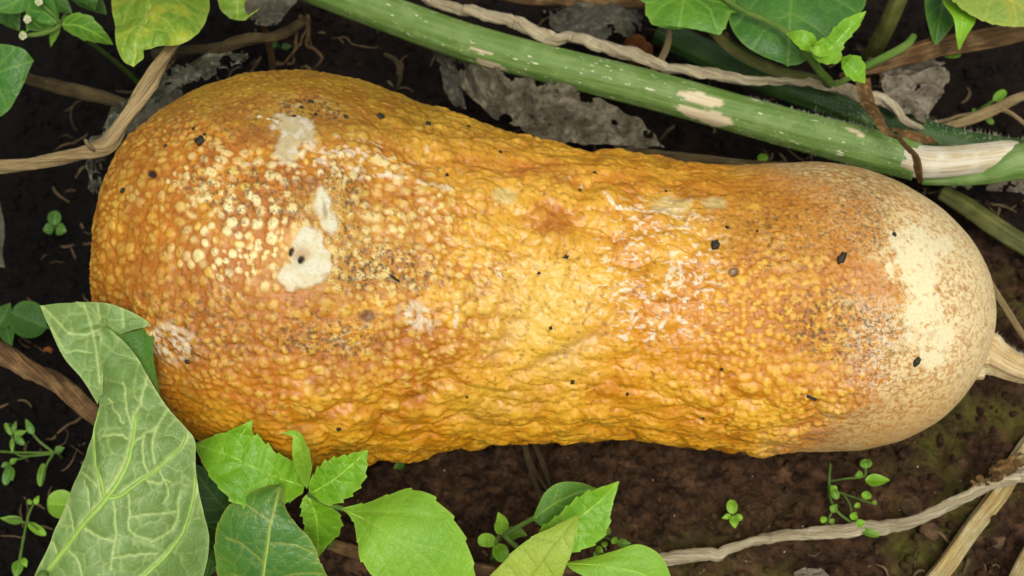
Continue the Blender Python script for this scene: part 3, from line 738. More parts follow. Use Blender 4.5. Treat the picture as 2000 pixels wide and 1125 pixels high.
stalk('dry_stalk', 'bent straw coloured stalk with a knot left of the squash', 'dry stalk',
      [(-40,330,0.07,12),(60,320,0.075,13),(140,304,0.08,14),(185,292,0.085,19),(215,278,0.088,18),(240,240,0.092,15),(280,180,0.096,16),(310,130,0.098,13),(340,85,0.095,12),(380,20,0.08,13),(400,-40,0.06,12)],
      'dry', ring=30, ridge=0.15, nr=4, twist=55, rough=0.14, seed=13, n=240, flat=0.8)
stalk('dry_twig', 'short broken spur at the knot of the bent straw stalk', 'twig', [(166,272,0.094,3),(172,284,0.092,4),(184,292,0.088,6)], 'dry', ring=10, rough=0.2, seed=43)
stalk('olive_stem', 'yellowish olive stem passing under the large dark leaf', 'stem', [(1385,50,0.05,10),(1420,85,0.052,12),(1470,118,0.05,12),(1530,142,0.046,11),(1590,156,0.04,11),(1625,175,0.0,11)], 'stem_olive', ring=16, ridge=0.1, nr=4, rough=0.05, seed=44)
stalk('dry_stalk', 'greyish dried stem running above the squash top left corner', 'dry stalk',
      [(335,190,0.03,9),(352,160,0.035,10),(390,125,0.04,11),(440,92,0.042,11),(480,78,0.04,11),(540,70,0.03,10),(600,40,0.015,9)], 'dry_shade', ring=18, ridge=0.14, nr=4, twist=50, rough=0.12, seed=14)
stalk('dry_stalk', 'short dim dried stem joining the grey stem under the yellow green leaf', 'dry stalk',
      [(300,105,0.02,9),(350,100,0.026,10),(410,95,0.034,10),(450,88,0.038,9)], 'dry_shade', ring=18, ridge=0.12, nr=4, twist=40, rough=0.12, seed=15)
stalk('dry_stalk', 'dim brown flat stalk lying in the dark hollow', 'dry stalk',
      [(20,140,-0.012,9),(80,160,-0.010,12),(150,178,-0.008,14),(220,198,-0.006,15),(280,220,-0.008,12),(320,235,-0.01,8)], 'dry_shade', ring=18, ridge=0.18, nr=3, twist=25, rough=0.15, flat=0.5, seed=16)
stalk('dry_vine', 'twisted brown dried vine beside the tall folded leaf', 'dry vine',
      [(-40,665,0.015,22),(0,690,0.018,22),(50,718,0.02,22),(100,742,0.021,22),(150,780,0.022,19),(195,815,0.022,18),(260,860,0.015,16)], 'dry_brown', ring=30, ridge=0.2, nr=3, twist=60, rough=0.18, flat=0.75, seed=17, n=120)
stalk('dry_vine', 'pale twisted dried vine snaking across the mossy soil', 'dry vine',
      [(1230,1108,0.004,10),(1290,1094,0.007,13),(1350,1085,0.009,15),(1400,1083,0.009,13),(1430,1070,0.010,12),(1500,1052,0.010,13),(1600,1042,0.010,14),(1690,1030,0.011,14),(1750,1026,0.012,12),(1800,1012,0.013,12),(1880,972,0.016,13),(1940,942,0.018,17),(2000,925,0.018,21),(2070,900,0.01,22)],
      'dry_grey', ring=28, ridge=0.15, nr=3, twist=42, rough=0.3, flat=0.7, seed=18, n=300, wig=0.0016)
stalk('straw_stem', 'straight straw stem crossing under the pale dried vine', 'straw',
      [(1800,1160,0.003,17),(1850,1100,0.004,17),(1900,1030,0.004,17),(1950,965,0.004,18),(1985,905,0.004,18),(2030,840,0.004,17)], 'straw', ring=30, ridge=0.16, nr=5, twist=3, rough=0.06, flat=0.7, seed=19)
stalk('straw_stem', 'short straw stem end at the corner of the mossy soil', 'straw',
      [(1970,1160,0.006,12),(1992,1110,0.006,12),(2020,1060,0.006,12)], 'straw', ring=16, ridge=0.14, nr=4, twist=3, rough=0.06, seed=20)
stalk('dry_stalk', 'brown dried stalk half hidden under the lime leaves', 'dry stalk',
      [(560,1040,0.004,13),(640,1062,0.006,13),(700,1078,0.006,14),(800,1092,0.006,12),(900,1104,0.006,12),(980,1116,0.006,12),(1060,1118,0.005,11),(1120,1112,0.004,9)], 'dry_brown', ring=22, ridge=0.18, nr=4, twist=30, rough=0.15, seed=21)
stalk('dry_stalk', 'thick brown dried stalk slanting down behind the small green leaves', 'dry stalk',
      [(1640,150,0.045,5),(1690,134,0.05,11),(1760,112,0.055,16),(1830,92,0.058,17),(1900,80,0.058,18),(1960,68,0.056,19),(2060,45,0.045,19)], 'dry_brown', ring=26, ridge=0.2, nr=4, twist=9, rough=0.1, flat=0.8, seed=22)
stalk('dry_stalk', 'thin ragged dried stem with a tiny green sprout', 'dry stalk',
      [(1790,258,0.006,4),(1830,252,0.008,7),(1880,240,0.009,9),(1930,218,0.010,10),(1975,198,0.010,9),(2040,175,0.006,9)], 'dry', ring=18, ridge=0.2, nr=3, twist=60, rough=0.25, seed=23)
stalk('dry_twig', 'thin curled rootlet below the tiny sprout', 'twig',
      [(1785,235,0.003,3),(1792,247,0.005,3),(1815,244,0.006,3),(1850,235,0.007,3.5),(1890,222,0.008,3),(1915,226,0.009,3)], 'dry', ring=8, rough=0.2, seed=24, wig=0.002)
stalk('dry_twig', 'thin pale twig branching down from the ragged dried stem', 'twig',
      [(1955,212,0.010,5),(1980,225,0.009,4),(2010,250,0.005,4),(2040,280,0.002,3)], 'dry', ring=10, rough=0.15, seed=25)
stalk('dry_twig', 'thin dried stalk bending past the squash stalk', 'twig',
      [(1930,545,0.022,5),(1948,575,0.022,6),(1970,610,0.02,6.5),(1995,650,0.018,6),(2030,700,0.012,6)], 'dry', ring=12, ridge=0.15, nr=3, rough=0.1, seed=26)
stalk('olive_stem', 'olive green ridged stem emerging from under the buff squash end', 'stem',
      [(1840,375,0.012,15),(1890,405,0.013,17),(1940,440,0.014,18),(2000,478,0.012,18),(2060,510,0.008,17)], 'stem_olive', ring=24, ridge=0.12, nr=4, rough=0.05, seed=27)
stalk('dry_stalk', 'yellow brown stalk pressed between squash and the green vine', 'dry stalk',
      [(1200,292,0.035,7),(1290,303,0.04,10),(1370,311,0.042,10),(1450,320,0.042,9),(1530,322,0.036,6)], 'dry_shade', ring=18, ridge=0.15, nr=3, rough=0.1, seed=28)
stalk('dry_twig', 'thin dried tendril crossing behind the thick green vine', 'twig',
      [(1308,60,0.03,5),(1304,90,0.03,7),(1290,120,0.028,7),(1272,145,0.025,6),(1250,175,0.01,5)], 'dry', ring=12, ridge=0.15, nr=3, rough=0.1, seed=29)
stalk('dry_twig', 'curved pale tendril standing in the gap above the squash', 'twig',
      [(752,106,0.01,4),(770,115,0.014,5),(780,130,0.016,5),(782,150,0.012,4),(775,175,0.0,3)], 'dry_shade', ring=10, rough=0.1, seed=30)
for k, q in enumerate([[(598,30,0.02,4),(602,60,0.02,4),(598,85,0.015,3),(620,100,0.01,3),(628,118,0.005,3),(612,140,-0.01,3)], [(585,28,0.02,4),(580,60,0.016,3),(574,90,0.008,3),(576,125,-0.008,2.5)], [(600,40,0.02,3),(590,80,0.012,2.5),(560,118,0.0,2.5),(540,130,-0.012,2.5)]]):
    stalk('root_fibre', ('thickest wavy root fibre hanging beside the yellowed leaf', 'thin straight root fibre hanging beside the yellowed leaf', 'thin slanting root fibre reaching from yellowed leaf to squash')[k], 'root', q, 'dry_brown', 'root fibres by the yellowed leaf', ring=8, rough=0.15, seed=31 + k, wig=0.003)
for k, q in enumerate([[(1022,862,0.012,6),(1034,905,0.012,6),(1046,945,0.012,5),(1056,975,0.012,4),(1060,1000,0.004,3)], [(1040,862,0.010,4),(1058,900,0.010,5),(1070,935,0.009,4),(1076,960,0.002,3)], [(1030,880,0.010,3),(1045,920,0.012,3.5),(1064,950,0.012,3),(1080,980,0.002,2)]]):
    stalk('grass_blade', ('longest withered grass blade poking out from under the squash', 'short withered grass blade beside the longest one under squash', 'finest withered grass blade crossing the two wider ones')[k], 'grass', q, 'dry_shade', 'withered blades under the squash', ring=10, rough=0.1, flat=0.5, seed=36 + k)

# ------------------------------------------------------------------ leaves
def polyd2(x, y, pts):
    d = np.full(x.shape, 1e9)
    for (x0, y0), (x1, y1) in zip(pts[:-1], pts[1:]):
        ex, ey = x1 - x0, y1 - y0
        t = np.clip(((x - x0) * ex + (y - y0) * ey) / (ex * ex + ey * ey + 1e-9), 0, 1)
        d = np.minimum(d, np.hypot(x - x0 - t * ex, y - y0 - t * ey))
    return d
def blade(name, Lp, Rp, mat, parent, veins=(), cup=0.0, teeth=None, wave=0.0, relief=0.0006, res=3.0, crumple=0.0, holes=None, seed=1, puff=0.0, cs=0.02, wavel=0.03, netv=0.3, cell=36.0):
    """a leaf blade stretched between two margins given as rows (px, py, z); veins: list of (points, width px)"""
    Lp = np.asarray(Lp, float); Rp = np.asarray(Rp, float)
    ln = max(np.hypot(np.diff(Lp[:, 0]), np.diff(Lp[:, 1])).sum(), np.hypot(np.diff(Rp[:, 0]), np.diff(Rp[:, 1])).sum())
    n = int(np.clip(ln / res, 8, 190))
    a = spline(Lp, n); b = spline(Rp, n)
    wd = np.hypot(a[:, 0] - b[:, 0], a[:, 1] - b[:, 1])
    m = int(np.clip(wd.max() / res, 7, 150)); m += 1 - m % 2
    if teeth:
        nt_, dp = teeth
        for e, o in ((a, b), (b, a)):
            s = np.linspace(0, nt_, n); saw = ((s + rng.random() * 0.5) % 1.0)
            amp = dp * (saw ** 1.5) * np.sin(np.linspace(0.12, 1, n) * math.pi * 0.97) * (0.6 + 0.8 * vnoise(np.stack([np.floor(s), s * 0, s * 0 + seed], 1), seed))
            dr = (e - o)[:, :2]; dr /= np.linalg.norm(dr, axis=1, keepdims=True) + 1e-6
            e[:, :2] += dr * amp[:, None]
    t = np.linspace(0, 1, m)
    qx = a[:, 0:1] * (1 - t) + b[:, 0:1] * t; qy = a[:, 1:2] * (1 - t) + b[:, 1:2] * t; z = a[:, 2:3] * (1 - t) + b[:, 2:3] * t
    V = P(qx.ravel(), qy.ravel(), z.ravel())
    k = mpp(V).mean(); sw = (wd * k)[:, None]
    ti = np.broadcast_to(t, (n, m)); si = np.broadcast_to(np.linspace(0, 1, n)[:, None], (n, m))
    dz = cup * (4 * ti * (1 - ti) - 0.5) * sw
    if wave:
        Q = V / wavel; Q[:, 2] = seed
        dz = dz + ((fbm(Q, 3, seed + 50) - 0.5) * 2 * wave).reshape(n, m) * (np.abs(2 * ti - 1) ** 1.3 + 0.25)
    if crumple:
        Q = V / cs; Q[:, 2] += seed
        rd = 1 - np.abs(2 * fbm(Q * np.array((0.9, 1.2, 1)), 3, seed + 60, 0.42) - 1) * 2
        rd2 = 1 - np.abs(2 * fbm(Q * np.array((0.35, 0.8, 0.6)) + 5.1, 3, seed + 66, 0.5) - 1) * 2.4
        dz = dz + (rd * crumple * 0.7 + rd2 * crumple * 1.1).reshape(n, m)
    vein = np.zeros((n, m))
    for pts, wv in veins:
        d = polyd2(qx, qy, pts)
        vein = np.maximum(vein, np.exp(-(d / (wv * 0.62)) ** 2))
    vb = np.zeros((n, m))
    if veins:
        allv = np.full((n, m), 1e9)
        for pts, wv in veins: allv = np.minimum(allv, polyd2(qx, qy, pts))
        vb = 1 - np.exp(-allv / 14.0)
        dz = dz + relief * vb
    if puff:
        q0 = np.stack([qx.ravel(), qy.ravel(), 0 * qx.ravel() + seed * 17.0], 1)
        w1, w2 = fbm(q0 / 26, 3, seed + 1) - 0.5, fbm(q0 / 26 + 9, 3, seed + 2) - 0.5
        f1, f2, r_ = voro(np.stack([(q0[:, 0] + w1 * 22) / cell, (q0[:, 1] + w2 * 22) / cell, 0 * w1 + seed], 1), seed + 3)
        vein = np.maximum(vein, netv * np.exp(-((f2 - f1).reshape(n, m) / (2.2 / cell)) ** 2))
        dz = dz + puff * (f2 - f1).clip(0, 0.5).reshape(n, m)
    V = V.copy(); V[:, 2] += dz.ravel()
    V[:, 1] -= 0.25 * dz.ravel()
    F = grid_faces(n, m)
    if holes:
        hv = fbm(np.stack([qx.ravel() / holes[1], qy.ravel() / holes[1], 0 * qx.ravel() + seed * 3.1], 1), 4, seed + 70, 0.6)
        ed = 1 - np.minimum.reduce([ti, 1 - ti, si, 1 - si]).ravel() * 5
        bad = hv + np.clip(ed, 0, 1) * 0.16 > holes[0]
        F = F[~(bad[F].sum(1) >= 2)]
    eg = np.exp(-np.minimum(ti, 1 - ti) * wd[:, None] / 4.0)
    o = mesh_obj(name, V, F, M[mat] if isinstance(mat, str) else mat, parent, {'vein': np.clip(vein, 0, 1).ravel(), 'edge': eg.ravel()})
    if name == 'leaf' and veins and wd.max() > 45 and mat in RIBC:
        rib(o, o, veins[0][0], 2.0, 1.0, RIBC[mat], 'midrib', -0.0001)
    return o
RIBC = {}
for k_, c_ in (('lime', (146, 188, 80)), ('bright', (150, 192, 74)), ('mid', (118, 160, 60)), ('dark', (98, 138, 60)), ('yellowish', (186, 196, 96)), ('pale_lime', (128, 156, 58)), ('mottled', (186, 180, 86))):
    RIBC[k_] = 'rib_' + k_; M['rib_' + k_] = plain_mat('midrib_' + k_, LA(*c_), LA(*(0.93 * q for q in c_)), 260, 0.5, 0.2)
def leaf(parent, mid, hw, mat, shape='ovate', nv=5, teeth=None, roll=0.0, cup=-0.15, asym=1.0, seed=1, vw=3.0, name='leaf', **kw):
    """leaf from a midrib (px, py, z) base to tip and a half width in photo pixels"""
    s = spline(np.asarray(mid, float), 40); u = np.linspace(0, 1, 40)
    if shape == 'ovate': pr = np.sin(math.pi * u ** 0.72) ** 0.85 * (1 - 0.15 * u)
    elif shape == 'round': pr = np.sqrt(np.clip(1 - (2 * u - 1) ** 2, 0, 1))
    elif shape == 'lance': pr = np.sin(math.pi * u ** 0.85) ** 1.1
    elif shape == 'spoon': pr = np.where(u < 0.4, 0.16, 0.16 + 0.84 * np.sqrt(np.clip(1 - ((u - 0.7) / 0.3) ** 2, 0, 1)))
    pr = np.maximum(pr, 0.02)
    T = np.gradient(s[:, :2], axis=0); T /= np.linalg.norm(T, axis=1, keepdims=True) + 1e-9
    Nv = np.stack([-T[:, 1], T[:, 0]], 1)
    w_ = hw * pr
    Lq = np.column_stack([s[:, :2] + Nv * (w_ * asym)[:, None], s[:, 2] + roll * w_ * 0.0002])
    Rq = np.column_stack([s[:, :2] - Nv * w_[:, None], s[:, 2] - roll * w_ * 0.0002])
    veins = [([tuple(q) for q in s[::4, :2]] + [tuple(s[-1, :2])], vw)]
    for k in range(nv):
        i = int(3 + 28 * k / max(1, nv)); j = min(39, i + 9)
        for sg, ww in ((1, asym), (-1, 1)):
            p0 = s[i, :2]; p2 = s[j, :2] + sg * Nv[j] * w_[j] * ww * 0.92
            p1 = (p0 + p2) / 2 + T[i] * (-0.06) * np.linalg.norm(p2 - p0) + sg * Nv[i] * 0.04 * w_[i]
            veins.append(([tuple(p0), tuple(p1), tuple(p2)], vw * 0.6))
    return blade(name, Lq, Rq, mat, parent, veins, cup, teeth, seed=seed, **kw)
def rooted(parent, px, py, z, r=5, mat='stem_green', lean=(0, 0), name='stem'):
    """stem from a node straight down to the soil"""
    top = P(px, py, z); bx_, by_ = top[0] + lean[0], top[1] + lean[1]
    zb = float(gh(bx_, by_)) - 0.004
    u = np.linspace(0, 1, 14)[:, None]
    V = top * (1 - u) + np.array((bx_, by_, zb)) * u
    V[:, 0] += np.sin(u[:, 0] * math.pi) * 0.002
    rr_ = np.linspace(0.9, 1.25, 14) * r * 0.0002
    return tube3(name, V, rr_, M[mat], parent, 10, 0.06, 5, 0, 0.04)

# tall folded squash leaf (its pale underside shows)
big_leaf = empty('squash_leaf', tuple(Pg(60, 1250)), 'large pale green leaf with folded top beside the squash', 'leaf')
mainL = [(205,640,0.118),(196,690,0.118),(193,760,0.117),(193,810,0.117),(180,850,0.116),(150,925,0.113),(118,1000,0.108),(88,1070,0.102),(58,1130,0.096),(20,1210,0.085)]
mainR = [(212,640,0.119),(255,680,0.120),(290,735,0.121),(325,795,0.121),(360,835,0.119),(376,862,0.117),(380,930,0.110),(395,1000,0.100),(402,1060,0.092),(392,1130,0.084),(360,1215,0.075)]
vs = [([(80,1135),(130,1070),(165,1020),(205,975),(242,925),(258,880),(265,840),(268,810)], 9), ([(30,1200),(80,1135)], 10),
      ([(268,810),(280,770),(290,735)], 5), ([(262,840),(250,790),(245,750)], 4.5), ([(205,973),(240,968),(265,945),(310,915),(345,880),(362,850)], 7),
      ([(204,970),(195,930),(185,885),(182,840),(190,800)], 5), ([(270,1135),(320,1090),(350,1050),(375,985),(380,930)], 6.5),
      ([(290,925),(282,890),(285,850)], 4), ([(290,935),(310,945),(330,938)], 4), ([(305,905),(300,860),(318,815),(325,800)], 4), ([(255,960),(258,1000),(262,1040),(300,1055)], 4),
      ([(148,1040),(140,1010),(130,985)], 4), ([(110,1085),(100,1060)], 4), ([(165,1030),(200,1050),(230,1060)], 4), ([(228,975),(232,1020),(230,1070),(224,1110)], 4.5),
      ([(300,1060),(330,1045),(345,1010),(352,960)], 4), ([(262,1010),(300,1005),(345,1000)], 3.5), ([(230,1090),(270,1085),(310,1080)], 3.5), ([(160,925),(185,940),(205,965)], 3.5),
      ([(245,830),(225,800),(215,780)], 3.5), ([(255,860),(235,850),(205,855)], 3.5), ([(265,870),(285,850),(305,835)], 3.5), ([(180,1000),(175,960),(165,940)], 3), ([(310,915),(330,960),(322,985)], 3), ([(130,1070),(160,1100),(165,1130)], 3.5)]
vs = [(([tuple(q) for q in (spline(p_, 9) + np.column_stack([rng.normal(0, 1.3, 9), rng.normal(0, 1.3, 9)]))] if len(p_) > 2 else p_), w_) for p_, w_ in vs]
bl_ = blade('blade', mainL, mainR, 'under', big_leaf, vs, cup=0.16, relief=0.0013, res=2.4, wave=0.005, puff=0.0016, seed=4, netv=0.42, cell=52.0, wavel=0.018)
flapL = [(78,597,0.117),(120,690,0.116),(160,740,0.116),(192,790,0.1155)]
flapR = [(150,591,0.120),(200,625,0.121),(205,650,0.1172),(200,770,0.1165)]
vs2 = [([(165,595),(178,635),(188,680),(195,750)], 4.5), ([(192,655),(215,630),(240,605)], 3.5), ([(85,600),(110,625),(135,652),(170,655),(190,645)], 3.5), ([(100,640),(130,690)], 3), ([(158,600),(150,570)], 3), ([(130,690),(150,685),(180,690)], 3)]
blade('folded_edge', flapL, flapR, 'under', big_leaf, vs2, cup=0.05, relief=0.0008, res=2.4, wave=0.002, seed=5, puff=0.0012, netv=0.42, cell=48.0)
topL = [(148,590,0.1202),(172,610,0.1206),(190,628,0.1206),(206,650,0.1205),(232,654,0.120)]
topR = [(152,590,0.1205),(205,592,0.124),(245,604,0.125),(280,622,0.124),(298,636,0.122)]
vs3 = [([(192,594),(196,625)], 3.5), ([(240,605),(243,640)], 3.5), ([(165,596),(178,635)], 4)]
blade('folded_top', topL, topR, 'under', big_leaf, vs3, cup=0.12, relief=0.0008, res=2.4, seed=6, puff=0.0012, netv=0.42, cell=48.0)
inL = [(228,655,0.119),(252,682,0.1175),(270,705,0.1165),(300,748,0.1165),(312,775,0.1165)]
inR = [(298,634,0.1212),(300,665,0.119),(300,700,0.1175),(306,735,0.117),(314,775,0.1168)]
blade('upper_side', inL, inR, 'upper', big_leaf, [], cup=-0.2, res=2.6, seed=7)
# the blade keeps its raised main ribs
def on_mesh(o, pts, off):
    me = o.data; co = np.empty(len(me.vertices) * 3, np.float32); me.vertices.foreach_get('co', co); co = co.reshape(-1, 3).astype(float)
    q = o.parent; org = np.zeros(3)
    while q is not None: org = org + np.array(q.location); q = q.parent
    co = co + org; x, y = proj(co)
    out = []
    for (a, b) in pts:
        k = int(((x - a) ** 2 + (y - b) ** 2).argmin()); out.append(co[k] + np.array((0, -0.3, 1.0)) * off)
    return np.array(out)
def rib(parent, o, pts, r0, r1, mat='veintube', name='rib', off=0.0002):
    s = spline(np.asarray(pts, float), max(6, int(len(pts) * 4)))
    V = on_mesh(o, s[:, :2], off)
    for _ in range(2): V[1:-1] = (V[:-2] + 2 * V[1:-1] + V[2:]) / 4
    return tube3(name, V, np.linspace(r0, r1, len(V)) * 0.0002 * 0.8, M[mat], parent, 10, 0, 5, 0, 0.03)
rib(bl_, bl_, vs[0][0], 7.5, 4, off=-0.0002); rib(bl_, bl_, vs[4][0], 5, 2.5, off=-0.0001); rib(bl_, bl_, vs[6][0], 4.5, 2.5, off=-0.0001); rib(bl_, bl_, vs[5][0], 3.8, 2, off=-0.0001)
tube('leaf_stalk', [(88,1120,0.1,9),(50,1165,0.094,11),(20,1210,0.08,13),(0,1260,0.04,14),(-10,1290,-0.012,15)], M['stem_green'], big_leaf, ring=16, ridge=0.06)

# bottom centre weed with toothed leaves
def T(px, py): return tuple(Pg(px, py))
weed = empty('weed_plant', T(606, 985), 'bright green weed with toothed leaves in front of the squash', 'weed')
rooted(weed, 606, 966, 0.075, 7)
blade('leaf', [(592,965,0.075),(540,990,0.082),(470,985,0.088),(425,945,0.09),(398,905,0.09),(377,868,0.086)], [(598,938,0.077),(575,905,0.083),(540,886,0.09),(495,850,0.095),(440,846,0.093),(379,866,0.086)],
      'bright', weed, [([(594,950),(520,925),(450,890),(380,867)], 3.5), ([(560,940),(510,885)], 2.2), ([(530,928),(470,965)], 2.2), ([(500,915),(460,855)], 2.2), ([(480,905),(430,930)], 2.2)], cup=-0.05, teeth=(9, 7), wave=0.003, puff=0.001, seed=21)
blade('leaf', [(497,852,0.096),(492,838,0.099),(494,826,0.1),(495,818,0.1)], [(440,846,0.094),(455,838,0.097),(475,829,0.1),(495,817,0.1)], 'bright', weed, [([(470,850),(494,820)], 2.5)], res=2.5, seed=22)
leaf(weed, [(600,955,0.078),(594,915,0.094),(587,880,0.105),(578,850,0.108),(550,845,0.106)], 16, 'lime', 'lance', 3, (5, 3), 0.6, seed=23, vw=2.5)
blade('leaf', [(604,962,0.077),(608,940,0.082),(622,918,0.088),(645,900,0.092),(682,890,0.094),(718,879,0.092)], [(612,968,0.077),(640,986,0.078),(672,976,0.082),(698,956,0.085),(713,930,0.089),(719,880,0.092)],
      'bright', weed, [([(607,964),(650,938),(690,905),(718,880)], 3.5), ([(630,951),(638,912)], 2.4), ([(650,938),(695,945)], 2.4), ([(655,935),(672,900)], 2.4), ([(672,920),(706,925)], 2.2), ([(628,953),(665,968)], 2.4)], cup=-0.12, teeth=(8, 7), puff=0.0016, wave=0.002, seed=24, res=2.4)
blade('leaf', [(598,966,0.075),(590,985,0.072),(596,1025,0.066),(606,1060,0.058),(621,1086,0.05)], [(606,968,0.075),(640,986,0.075),(664,1008,0.07),(663,1040,0.062),(643,1062,0.055),(623,1087,0.05)],
      'bright', weed, [([(602,968),(618,1010),(622,1085)], 3.5), ([(612,995),(655,1020)], 2.4), ([(618,1020),(650,1050)], 2.4), ([(610,990),(598,1015)], 2.4)], cup=-0.1, teeth=(8, 6), puff=0.0016, seed=25, res=2.4)
tube('leaf_stalk', [(606,966,0.075,5),(635,982,0.078,5),(670,994,0.080,5)], M['stem_green'], weed, ring=10)
blade('leaf', [(667,993,0.08),(715,983,0.084),(760,966,0.088),(795,956,0.09),(835,966,0.092),(878,1005,0.09),(908,1055,0.085),(925,1110,0.078),(935,1170,0.066),(930,1215,0.055)],
      [(667,994,0.08),(688,1012,0.083),(698,1050,0.086),(703,1085,0.087),(722,1115,0.085),(755,1135,0.082),(810,1160,0.076),(860,1190,0.066),(900,1208,0.058),(929,1216,0.055)],
      'lime', weed, [([(668,993),(740,1030),(830,1090),(929,1215)], 4), ([(690,1000),(780,1000),(850,1010)], 3), ([(690,1002),(730,1060),(760,1120)], 3), ([(780,1055),(860,1075),(910,1090)], 2.5), ([(740,1030),(790,1080),(820,1150)], 2.5)], cup=0.1, teeth=(9, 5), wave=0.003, puff=0.0005, seed=26)
# small drops of leaf mould speckle as bitten tip, dark leaf beside it
dk = empty('weed_plant', T(500, 1190), 'dark bluish green leaf with pale midrib below the toothed weed', 'weed')
db = blade('leaf', [(470,1210,0.055),(430,1150,0.068),(418,1085,0.078),(422,1030,0.085),(448,985,0.09),(495,957,0.092),(548,944,0.09)], [(640,1200,0.055),(650,1150,0.066),(628,1105,0.076),(606,1055,0.084),(576,1022,0.088),(553,985,0.09),(552,945,0.09)],
      'bluish', dk, [([(505,1210),(515,1120),(528,1030),(545,955)], 5), ([(518,1100),(470,1060),(440,1050)], 2.5), ([(524,1060),(580,1065),(610,1080)], 2.5), ([(530,1020),(480,985)], 2.5), ([(512,1140),(580,1120),(630,1120)], 2.5), ([(514,1140),(450,1120)], 2.5)], cup=0.1, teeth=(8, 3), wave=0.004, puff=0.0006, seed=27)
rib(db, db, [(508,1180), (515,1120), (528,1030), (545,958)], 3.2, 1.8, name='midrib', off=0.0)
tube('stem', [(508,1180,0.062,6),(500,1230,0.05,7),(490,1270,0.02,8),(488,1290,-0.01,8)], M['stem_green'], dk, ring=12)
# leaf in shadow under them
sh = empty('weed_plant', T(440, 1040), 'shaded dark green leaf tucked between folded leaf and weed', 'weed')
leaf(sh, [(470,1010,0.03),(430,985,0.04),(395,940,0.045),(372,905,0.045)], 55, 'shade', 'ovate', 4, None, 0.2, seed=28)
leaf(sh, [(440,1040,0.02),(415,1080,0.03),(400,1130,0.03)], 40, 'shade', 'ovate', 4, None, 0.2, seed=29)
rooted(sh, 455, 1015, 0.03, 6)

# second weed, bottom right of centre
w2 = empty('weed_plant', T(1010, 1085), 'lime seedling with broad leaves beside the pale dried vine', 'weed')
rooted(w2, 1030, 1085, 0.045, 6)
tube('leaf_stalk', [(985,1045,0.045,5),(1010,1030,0.05,5),(1042,1012,0.055,5)], M['stem_green'], w2, ring=10)
tube('leaf_stalk', [(1030,1085,0.045,5),(1000,1060,0.045,5),(985,1045,0.045,5)], M['stem_green'], w2, ring=10)
blade('leaf', [(1040,1013,0.055),(1052,985,0.057),(1066,960,0.058),(1092,943,0.058),(1130,942,0.056),(1166,953,0.053)], [(1042,1016,0.055),(1062,1030,0.055),(1090,1022,0.054),(1120,1000,0.053),(1145,975,0.053),(1167,955,0.053)],
      'mid', w2, [([(1041,1014),(1080,985),(1120,965),(1166,954)], 3), ([(1075,990),(1090,955)], 2), ([(1080,985),(1115,992)], 2)], cup=0.1, wave=0.002, seed=31)
blade('leaf', [(1050,1045,0.062),(1060,1030,0.066),(1090,1008,0.07),(1128,974,0.074),(1165,956,0.075),(1209,940,0.072)], [(1085,1080,0.06),(1120,1078,0.062),(1160,1062,0.064),(1184,1035,0.067),(1196,985,0.07),(1209,942,0.072)],
      'bright', w2, [([(1060,1065),(1120,1020),(1170,980),(1208,941)], 3.5), ([(1100,1035),(1150,1045)], 2.4), ([(1120,1020),(1178,1015)], 2.4), ([(1100,1035),(1100,1005)], 2.4), ([(1140,1003),(1145,970)], 2.2), ([(1150,997),(1192,985)], 2.2)], cup=-0.1, teeth=(7, 5), puff=0.001, seed=32, res=2.4)
blade('leaf', [(1131,1004,0.083),(1095,1022,0.082),(1038,1050,0.08),(1003,1078,0.077),(975,1108,0.073),(948,1140,0.067),(935,1180,0.058)], [(1131,1006,0.083),(1125,1040,0.083),(1115,1080,0.08),(1100,1118,0.075),(1080,1160,0.067),(1040,1195,0.06),(990,1205,0.056)],
      'pale_lime', w2, [([(1130,1006),(1085,1060),(1050,1110),(975,1195)], 3.5), ([(1085,1060),(1062,1055),(1040,1052)], 2.4), ([(1050,1108),(1030,1080),(1015,1072)], 2.4), ([(1060,1095),(1078,1120),(1075,1150)], 2.4), ([(1098,1045),(1112,1070)], 2.4), ([(1040,1120),(1045,1150)], 2.2), ([(1020,1145),(1000,1110),(985,1105)], 2.2)], cup=0.08, teeth=(5, 3), seed=33)
blade('leaf', [(1104,1099,0.05),(1150,1090,0.053),(1200,1076,0.056),(1246,1063,0.057),(1285,1080,0.055),(1305,1112,0.051),(1315,1150,0.045)], [(1104,1101,0.05),(1120,1115,0.052),(1150,1130,0.052),(1195,1150,0.05),(1240,1165,0.047),(1280,1170,0.045),(1314,1152,0.045)],
      'lime', w2, [([(1105,1100),(1180,1105),(1250,1120),(1312,1150)], 3.5), ([(1150,1100),(1200,1085),(1250,1085)], 2.4), ([(1180,1105),(1230,1145)], 2.4)], cup=0.12, wave=0.002, seed=34)
tube('leaf_stalk', [(1060,1090,0.045,5),(1085,1097,0.049,5),(1106,1100,0.051,4)], M['stem_green'], w2, ring=10)
w3 = empty('seedling', T(965, 1085), 'tiny four leaved sprout between two lime weeds', 'seedling')
leaf(w3, [(975,1045,0.03),(980,1022,0.036),(973,1000,0.04)], 15, 'lime', 'ovate', 2, None, 0.4, seed=35, vw=2)
leaf(w3, [(985,1048,0.03),(1008,1040,0.034),(1030,1046,0.034)], 14, 'mid', 'ovate', 2, None, 0.3, seed=36, vw=2)
leaf(w3, [(968,1062,0.03),(950,1055,0.034),(934,1062,0.034)], 14, 'lime', 'round', 2, None, 0.3, seed=37, vw=2)
leaf(w3, [(968,1064,0.03),(978,1080,0.032),(980,1098,0.03)], 16, 'bright', 'round', 2, None, 0.3, seed=38, vw=2)
tube('stem', [(975,1045,0.03,3),(968,1062,0.03,4),(962,1085,0.012,4),(960,1096,-0.002,4)], M['stem_green'], w3, ring=10)

